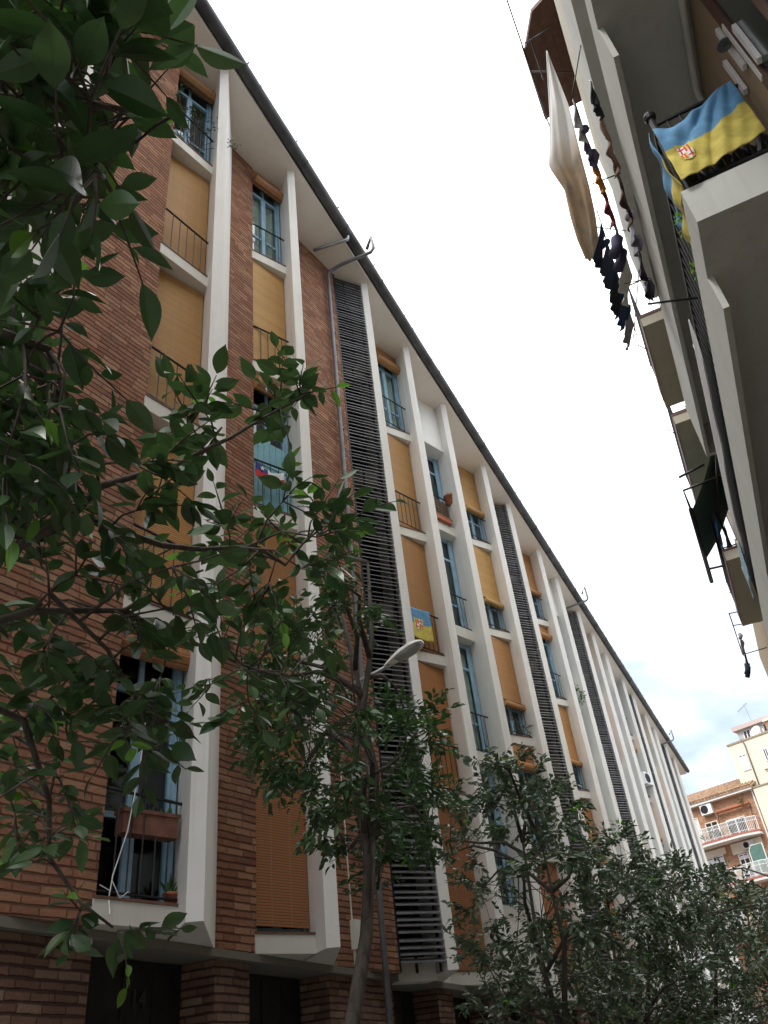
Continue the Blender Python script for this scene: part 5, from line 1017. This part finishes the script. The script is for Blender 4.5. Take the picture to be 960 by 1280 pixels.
b = MB(); fbox(b, -6.2, 5.8, .001, .5, 19.0, 19.2); b.build('eaves', M['white'], oh)
def fwin(par, u0, u1, z0, z1, fm='white_metal', d=0.0, shutter=None):
    b = MB(); fbox(b, u0, u1, d+.002, d+.06, z0, z0+.07); fbox(b, u0, u1, d+.002, d+.06, z1-.07, z1); fbox(b, u0, u0+.07, d+.002, d+.06, z0+.07, z1-.07); fbox(b, u1-.07, u1, d+.002, d+.06, z0+.07, z1-.07); m_ = (u0+u1)/2; fbox(b, m_-.035, m_+.035, d+.002, d+.055, z0+.07, z1-.07)
    w = b.build('window', M[fm], par)
    b = MB(); fbox(b, u0+.05, u1-.05, d+.015, d+.03, z0+.05, z1-.05); b.build('pane', M['door_dark'], w)
    if shutter:
        b = MB(); zt = z1-.05; zb = z1-(z1-z0)*shutter; n = int((zt-zb)/.09)
        for i in range(n): fbox(b, u0+.06, u1-.06, d+.031, d+.05, zb+i*.09, zb+i*.09+.075)
        b.build('shutter', M['white_metal'], w)
fwin(oh, -.55, .45, 16.2, 18.2, shutter=1.0); fwin(oh, 2.7, 4.3, 16.0, 17.35); fwin(oh, .9, 2.0, 16.1, 17.6, 'cream')
fwin(oh, -.2, 1.55, 12.8, 15.0, shutter=.22); fwin(oh, 2.75, 3.6, 12.7, 14.7, shutter=.2); fwin(oh, 3.9, 4.9, 12.7, 14.7); fwin(oh, .2, 1.6, 9.5, 11.6); fwin(oh, 2.8, 4.2, 9.5, 11.6)
b = MB(); fbox(b, -.4, 1.9, .003, .08, 15.02, 15.5); fbox(b, 2.4, 5.0, .003, .08, 14.75, 15.55); b.build('lintel_panel', M['cream'], oh)
def fbalc(u0, u1, zt, dp, solid=None):
    n = 16; front = []
    for i in range(n+1):
        t = i/n; u = u0+(u1-u0)*t; d = dp*(.55+.45*min(1, math.sin(t*math.pi)*1.6)); front.append((u, d))
    poly = [tuple(F(u, d, 0))[:2] for u, d in front]+[tuple(F(u1, .003, 0))[:2], tuple(F(u0, .003, 0))[:2]]
    b = MB(); b.prism(poly, zt-.3, zt-.12); s = b.build('balcony_slab', M['white'], oh)
    poly2 = [tuple(F(u, d+.03, 0))[:2] for u, d in front]+[tuple(F(u1+.02, .004, 0))[:2], tuple(F(u0-.02, .004, 0))[:2]]
    b = MB(); b.prism(poly2, zt-.119, zt); b.build('tile_edge', M['redpaint'], s)
    b = MB(); top = [F(u, d-.06, zt+1.02) for u, d in front]; b.tube([F(u0, .01, zt+1.02)]+top+[F(u1, .01, zt+1.02)], .035, 6)
    for h in (.12, .75): b.tube([F(u, d-.06, zt+h) for u, d in front], .02, 6)
    for i in range(n*3+1):
        x = i/3; k = min(int(x), n-1); f = x-k; u = front[k][0]*(1-f)+front[k+1][0]*f; d = front[k][1]*(1-f)+front[k+1][1]*f
        b.tube([F(u, d-.06, zt), F(u, d-.06, zt+1.0)], .018 if i % 6 else .035, 5)
    b.build('railing', M['white_metal'], oh)
fbalc(-.3, 5.35, 15.95, 1.25); fbalc(1.6, 5.6, 12.72, 1.2); fbalc(-.4, 5.4, 9.4, 1.2)
b = MB(); b.tube([F(2.25, .3, 18.1), F(5.1, .3, 18.1)], .13, 10); b.build('awning_roll', M['terracotta'], oh, True)
b = MB(); b.tube([F(2.3, .1, 18.1), F(2.3, .9, 16.0)], .03, 6); b.tube([F(5.1, .1, 18.1), F(5.2, .9, 16.0)], .03, 6); b.build('awning_arm', M['metal_dark'], oh, True)
b = MB(); fbox(b, 5.55, 5.66, .01, .12, 0, 19.1); b.build('downpipe', M['white_metal'], oh)
sc = thing('balcony_screen', 'green panelled wind screen with white frame on the lower far balcony', 'screen', tuple(F(4.2, .9, 12.75)))
b = MB(); pl = [F(4.05, .8, 12.75), F(4.05, .8, 14.6), F(4.3, .8, 14.95), F(5.2, .8, 14.95), F(5.2, .8, 12.75)]; b.add(pl+[q+DN*.03 for q in pl], [(0, 1, 2, 3, 4), (9, 8, 7, 6, 5)]+[(i, (i+1) % 5, 5+(i+1) % 5, 5+i) for i in range(5)]); b.build('panel', M['green_screen'], sc)
b = MB(); b.tube(pl+[pl[0]], .05, 6); b.build('frame', M['white_metal'], sc)
ac_unit('white air conditioner under the tiled eaves of the orange brick house', F(1.05, .01, 18.15), DU, DN, 1.0, .8, .4, 'air conditioners')
ac_unit('dim air conditioner beneath the upper curved balcony of the orange house', F(3.5, .01, 14.9), DU, DN, .8, .55, .35, 'air conditioners')
fp = [('white-flowered pot plant at left of the upper far balcony', .4), ('tall leafy pot plant third along the upper far balcony', 1.0), ('yellowish pot plant near the middle of the upper far balcony', 1.7), ('low pot plant right of the middle on the upper far balcony', 2.5), ('pinkish pot plant towards the right of the upper far balcony', 3.3)]
for i, (lab, u) in enumerate(fp):
    c = F(u, 1.0, 15.955); pot('flower_pot', lab, tuple(c), .16, .3, (22, .5, .8), 'pots on the far balcony')
bushy('hanging_plant', 'green plant sitting on the awning roll of the orange house', 'plant', [tuple(F(4.6, .35, 18.4)), tuple(F(4.5, .35, 18.2))], .25, 20, .2, 'pot_leaf', tuple(F(4.55, .3, 18.1)))
bh = thing('cream_block', 'tall cream rendered block with a flat roof to the right of the orange house', 'building', tuple(F(8, -3, 0)))
b = MB(); fbox(b, 4.7, 16, -14, -.6, 0, 23.0); fbox(b, 5.85, 16, -.599, .35, 0, 19.0); b.build('wall', M['cream'], bh)
b = MB(); fbox(b, 4.62, 16.1, -14.1, -.53, 23.0, 23.14); fbox(b, 5.8, 16.1, -.53, .42, 19.0, 19.1); b.build('coping', M['tan'], bh)
fwin(bh, 5.3, 5.95, 20.7, 22.0, d=-.6, shutter=1.0); fwin(bh, 7.35, 7.75, 20.9, 21.9, d=-.6); fwin(bh, 9.0, 9.8, 20.5, 22, d=-.6); fwin(bh, 7.3, 8.1, 15.5, 16.8, d=.35)
b = MB(); b.tube([F(6.0, -.5, 23.2), F(6.15, -.5, 22.7), F(6.12, -.5, 19.2)], .05, 7); b.tube([F(7.0, -.5, 20.3), F(9, -.5, 20.1)], .05, 7); b.build('drainpipe', M['pipe_grey'], bh, True)
b = MB()
for i in range(7): fbox(b, 6.3+i*.28, 6.36+i*.28, -.58, -.52, 23.1, 23.42)
b.build('roof_posts', M['white'], bh)
ph = thing('penthouse', 'grey rooftop storey with pink coping above the cream block', 'building', tuple(F(9, -5, 23.1)))
b = MB(); fbox(b, 5.1, 16, -12, -2.6, 23.15, 24.55); b.build('wall', M['grey_render'], ph)
b = MB(); fbox(b, 4.85, 16.2, -12.1, -2.3, 24.55, 24.9); b.build('coping', M['pinkish'], ph)
fwin(ph, 5.6, 6.25, 23.4, 24.4, 'grey_render', d=-2.6); fwin(ph, 7.4, 8.3, 23.5, 24.4, 'grey_render', d=-2.6)
dish = thing('satellite_dish', 'round white satellite dish on the grey rooftop storey', 'satellite dish', tuple(F(6.8, -2.4, 23.9)))
b = MB(); n = 20; c = F(6.85, -2.2, 23.85); ax = (DN*.85+UZ*.35-DU*.2).normalized(); e1 = ax.cross(UZ).normalized(); e2 = e1.cross(ax); o = 0
for j, (r, dpt) in enumerate([(.02, 0), (.2, .02), (.36, .07), (.48, .14), (.5, .14), (.36, .03), (.02, -.04)]):
    for k in range(n): t = 2*math.pi*k/n; b.v.append(tuple(c+(e1*math.cos(t)+e2*math.sin(t))*r+ax*dpt))
for j in range(6):
    for k in range(n): b.f.append((j*n+k, j*n+(k+1) % n, (j+1)*n+(k+1) % n, (j+1)*n+k)); b.mi.append(0)
b.build('dish', M['white_metal'], dish, True)
b = MB(); b.tube([c, c-ax*.2, F(6.85, -2.55, 23.7)], .03, 6); b.tube([c+ax*.1-e2*.4, c+ax*.5-e2*.1], .02, 5); b.build('mount', M['zinc'], dish)
an = thing('roof_antenna', 'thin television aerial above the grey rooftop storey', 'aerial', tuple(F(6.2, -4, 24.9)))
b = MB(); b.tube([F(6.2, -4, 24.9), F(6.05, -4, 27.0)], .03, 6); b.tube([F(5.3, -4, 26.6), F(6.35, -4, 27.05)], .025, 5)
for i in range(5): p = F(5.35+i*.22, -4, 26.62+i*.095); b.tube([p+DN*.22, p-DN*.22], .012, 4); b.tube([p+UZ*.12, p-UZ*.12], .012, 4)
b.build('mast', M['zinc'], an)
ob = thing('brick_annex', 'small orange brick rooftop block at the right edge above the cream block', 'building', tuple(F(9.5, -1, 23.1)))
b = MB(); fbox(b, 8.2, 13, -2.28, -.9, 23.15, 24.0); b.build('wall', M['brick_far'], ob)
b = MB(); fbox(b, 8.1, 13.1, -2.29, -.8, 24.0, 24.2); b.build('coping', M['cream'], ob)
gh = thing('gabled_house', 'pale gabled roof showing between the orange house and the cream block', 'house', tuple(F(3, -14, 0)))
b = MB(); b.add([F(-4, -10, 0), F(12, -10, 0), F(12, -10, 22.2), F(4.6, -10, 22.4), F(1.2, -10, 20.4), F(-4, -10, 17.3), F(-4, -18, 0), F(12, -18, 0), F(12, -18, 22.2), F(4.6, -18, 22.4), F(1.2, -18, 20.4), F(-4, -18, 17.3)],
    [(0, 1, 2, 3, 4, 5), (11, 10, 9, 8, 7, 6), (0, 5, 11, 6), (1, 7, 8, 2)]); b.build('wall', M['cream'], gh)
b = MB(); b.add([F(-4.4, -9.7, 17.2), F(4.6, -9.7, 22.55), F(12.2, -9.7, 22.35), F(12.2, -18.3, 22.35), F(4.6, -18.3, 22.55), F(-4.4, -18.3, 17.2)]+[F(-4.4, -9.7, 17.0), F(4.6, -9.7, 22.41), F(12.2, -9.7, 22.21), F(12.2, -18.3, 22.21), F(4.6, -18.3, 22.41), F(-4.4, -18.3, 17.0)],
    [(0, 1, 4, 5), (1, 2, 3, 4), (6, 7, 1, 0), (7, 8, 2, 1), (11, 10, 7, 6), (10, 9, 8, 7)]); b.build('roof', M['tile'], gh)

# ------------------------------------------------------------------ daylight
w = bpy.data.worlds.new('World'); scene.world = w; w.use_nodes = True
nt = w.node_tree; bg = nt.nodes['Background']
EL, AZ = R(52), R(200)
sky = N(nt, 'ShaderNodeTexSky', sky_type='NISHITA'); sky.sun_disc = False; sky.sun_elevation = EL; sky.sun_rotation = AZ; sky.dust_density = 2.0
tc = N(nt, 'ShaderNodeTexCoord').outputs['Generated']
sp = N(nt, 'ShaderNodeSeparateXYZ'); nt.links.new(tc, sp.inputs[0])
mp = N(nt, 'ShaderNodeMapping'); mp.inputs['Scale'].default_value = (1, 1, 2.6); nt.links.new(tc, mp.inputs[0])
nz = noise(nt, 2.6, 6, mp.outputs[0], 0.55)
cover = mathn(nt, 'ADD', sp.outputs[2], mathn(nt, 'MULTIPLY', mathn(nt, 'SUBTRACT', nz, 0.5), 0.55))
cover = ramp(nt, cover, 0.28, 0.58)
edge = ramp(nt, nz, 0.3, 0.7)
cl = mixc(nt, edge, (CLOUD*0.8, CLOUD*0.83, CLOUD*0.88), (CLOUD*1.08, CLOUD*1.07, CLOUD*1.04))
col = mixc(nt, cover, sky.outputs[0], cl)
hz_ = mixc(nt, 0.75, sky.outputs[0], (CLOUD*.215, CLOUD*.262, CLOUD*.335))
col = mixc(nt, cover, hz_, cl)
nt.links.new(col, bg.inputs['Color']); bg.inputs['Strength'].default_value = 0.1
sl = bpy.data.lights.new('sun', 'SUN'); sl.energy = 1.0; sl.angle = R(14); sl.color = (1.0, 0.96, 0.9)
so = bpy.data.objects.new('sun', sl); COL.objects.link(so)
# sun stands behind the camera, a little to the right of the street axis
sd = Vector((math.sin(AZ)*math.cos(EL), math.cos(AZ)*math.cos(EL), math.sin(EL)))
so.rotation_euler = sd.to_track_quat('Z', 'Y').to_euler(); so.location = (0, -5, 40)

# ------------------------------------------------------------------ camera
cam = bpy.data.cameras.new('camera'); co = bpy.data.objects.new('camera', cam); COL.objects.link(co); scene.camera = co
cam.sensor_fit = 'VERTICAL'; cam.sensor_height = 24.0; cam.lens = 1014.0/1280*24.0; cam.clip_start = 0.05; cam.clip_end = 2000
rot = Matrix(((0.89192752, 0.33257579, 0.30636358), (0.4413583, -0.49298301, -0.74978037), (-0.09832676, 0.80396585, -0.5864902)))
co.matrix_world = Matrix.Translation((0, 0, 1.6)) @ rot.to_4x4()
scene.view_settings.view_transform = 'Standard'; scene.view_settings.look = 'None'
scene.view_settings.exposure = EXPOSURE; scene.view_settings.gamma = 1.0; scene.view_settings.use_curve_mapping = False
scene.render.engine = 'CYCLES'; scene.render.resolution_x = 768; scene.render.resolution_y = 1024
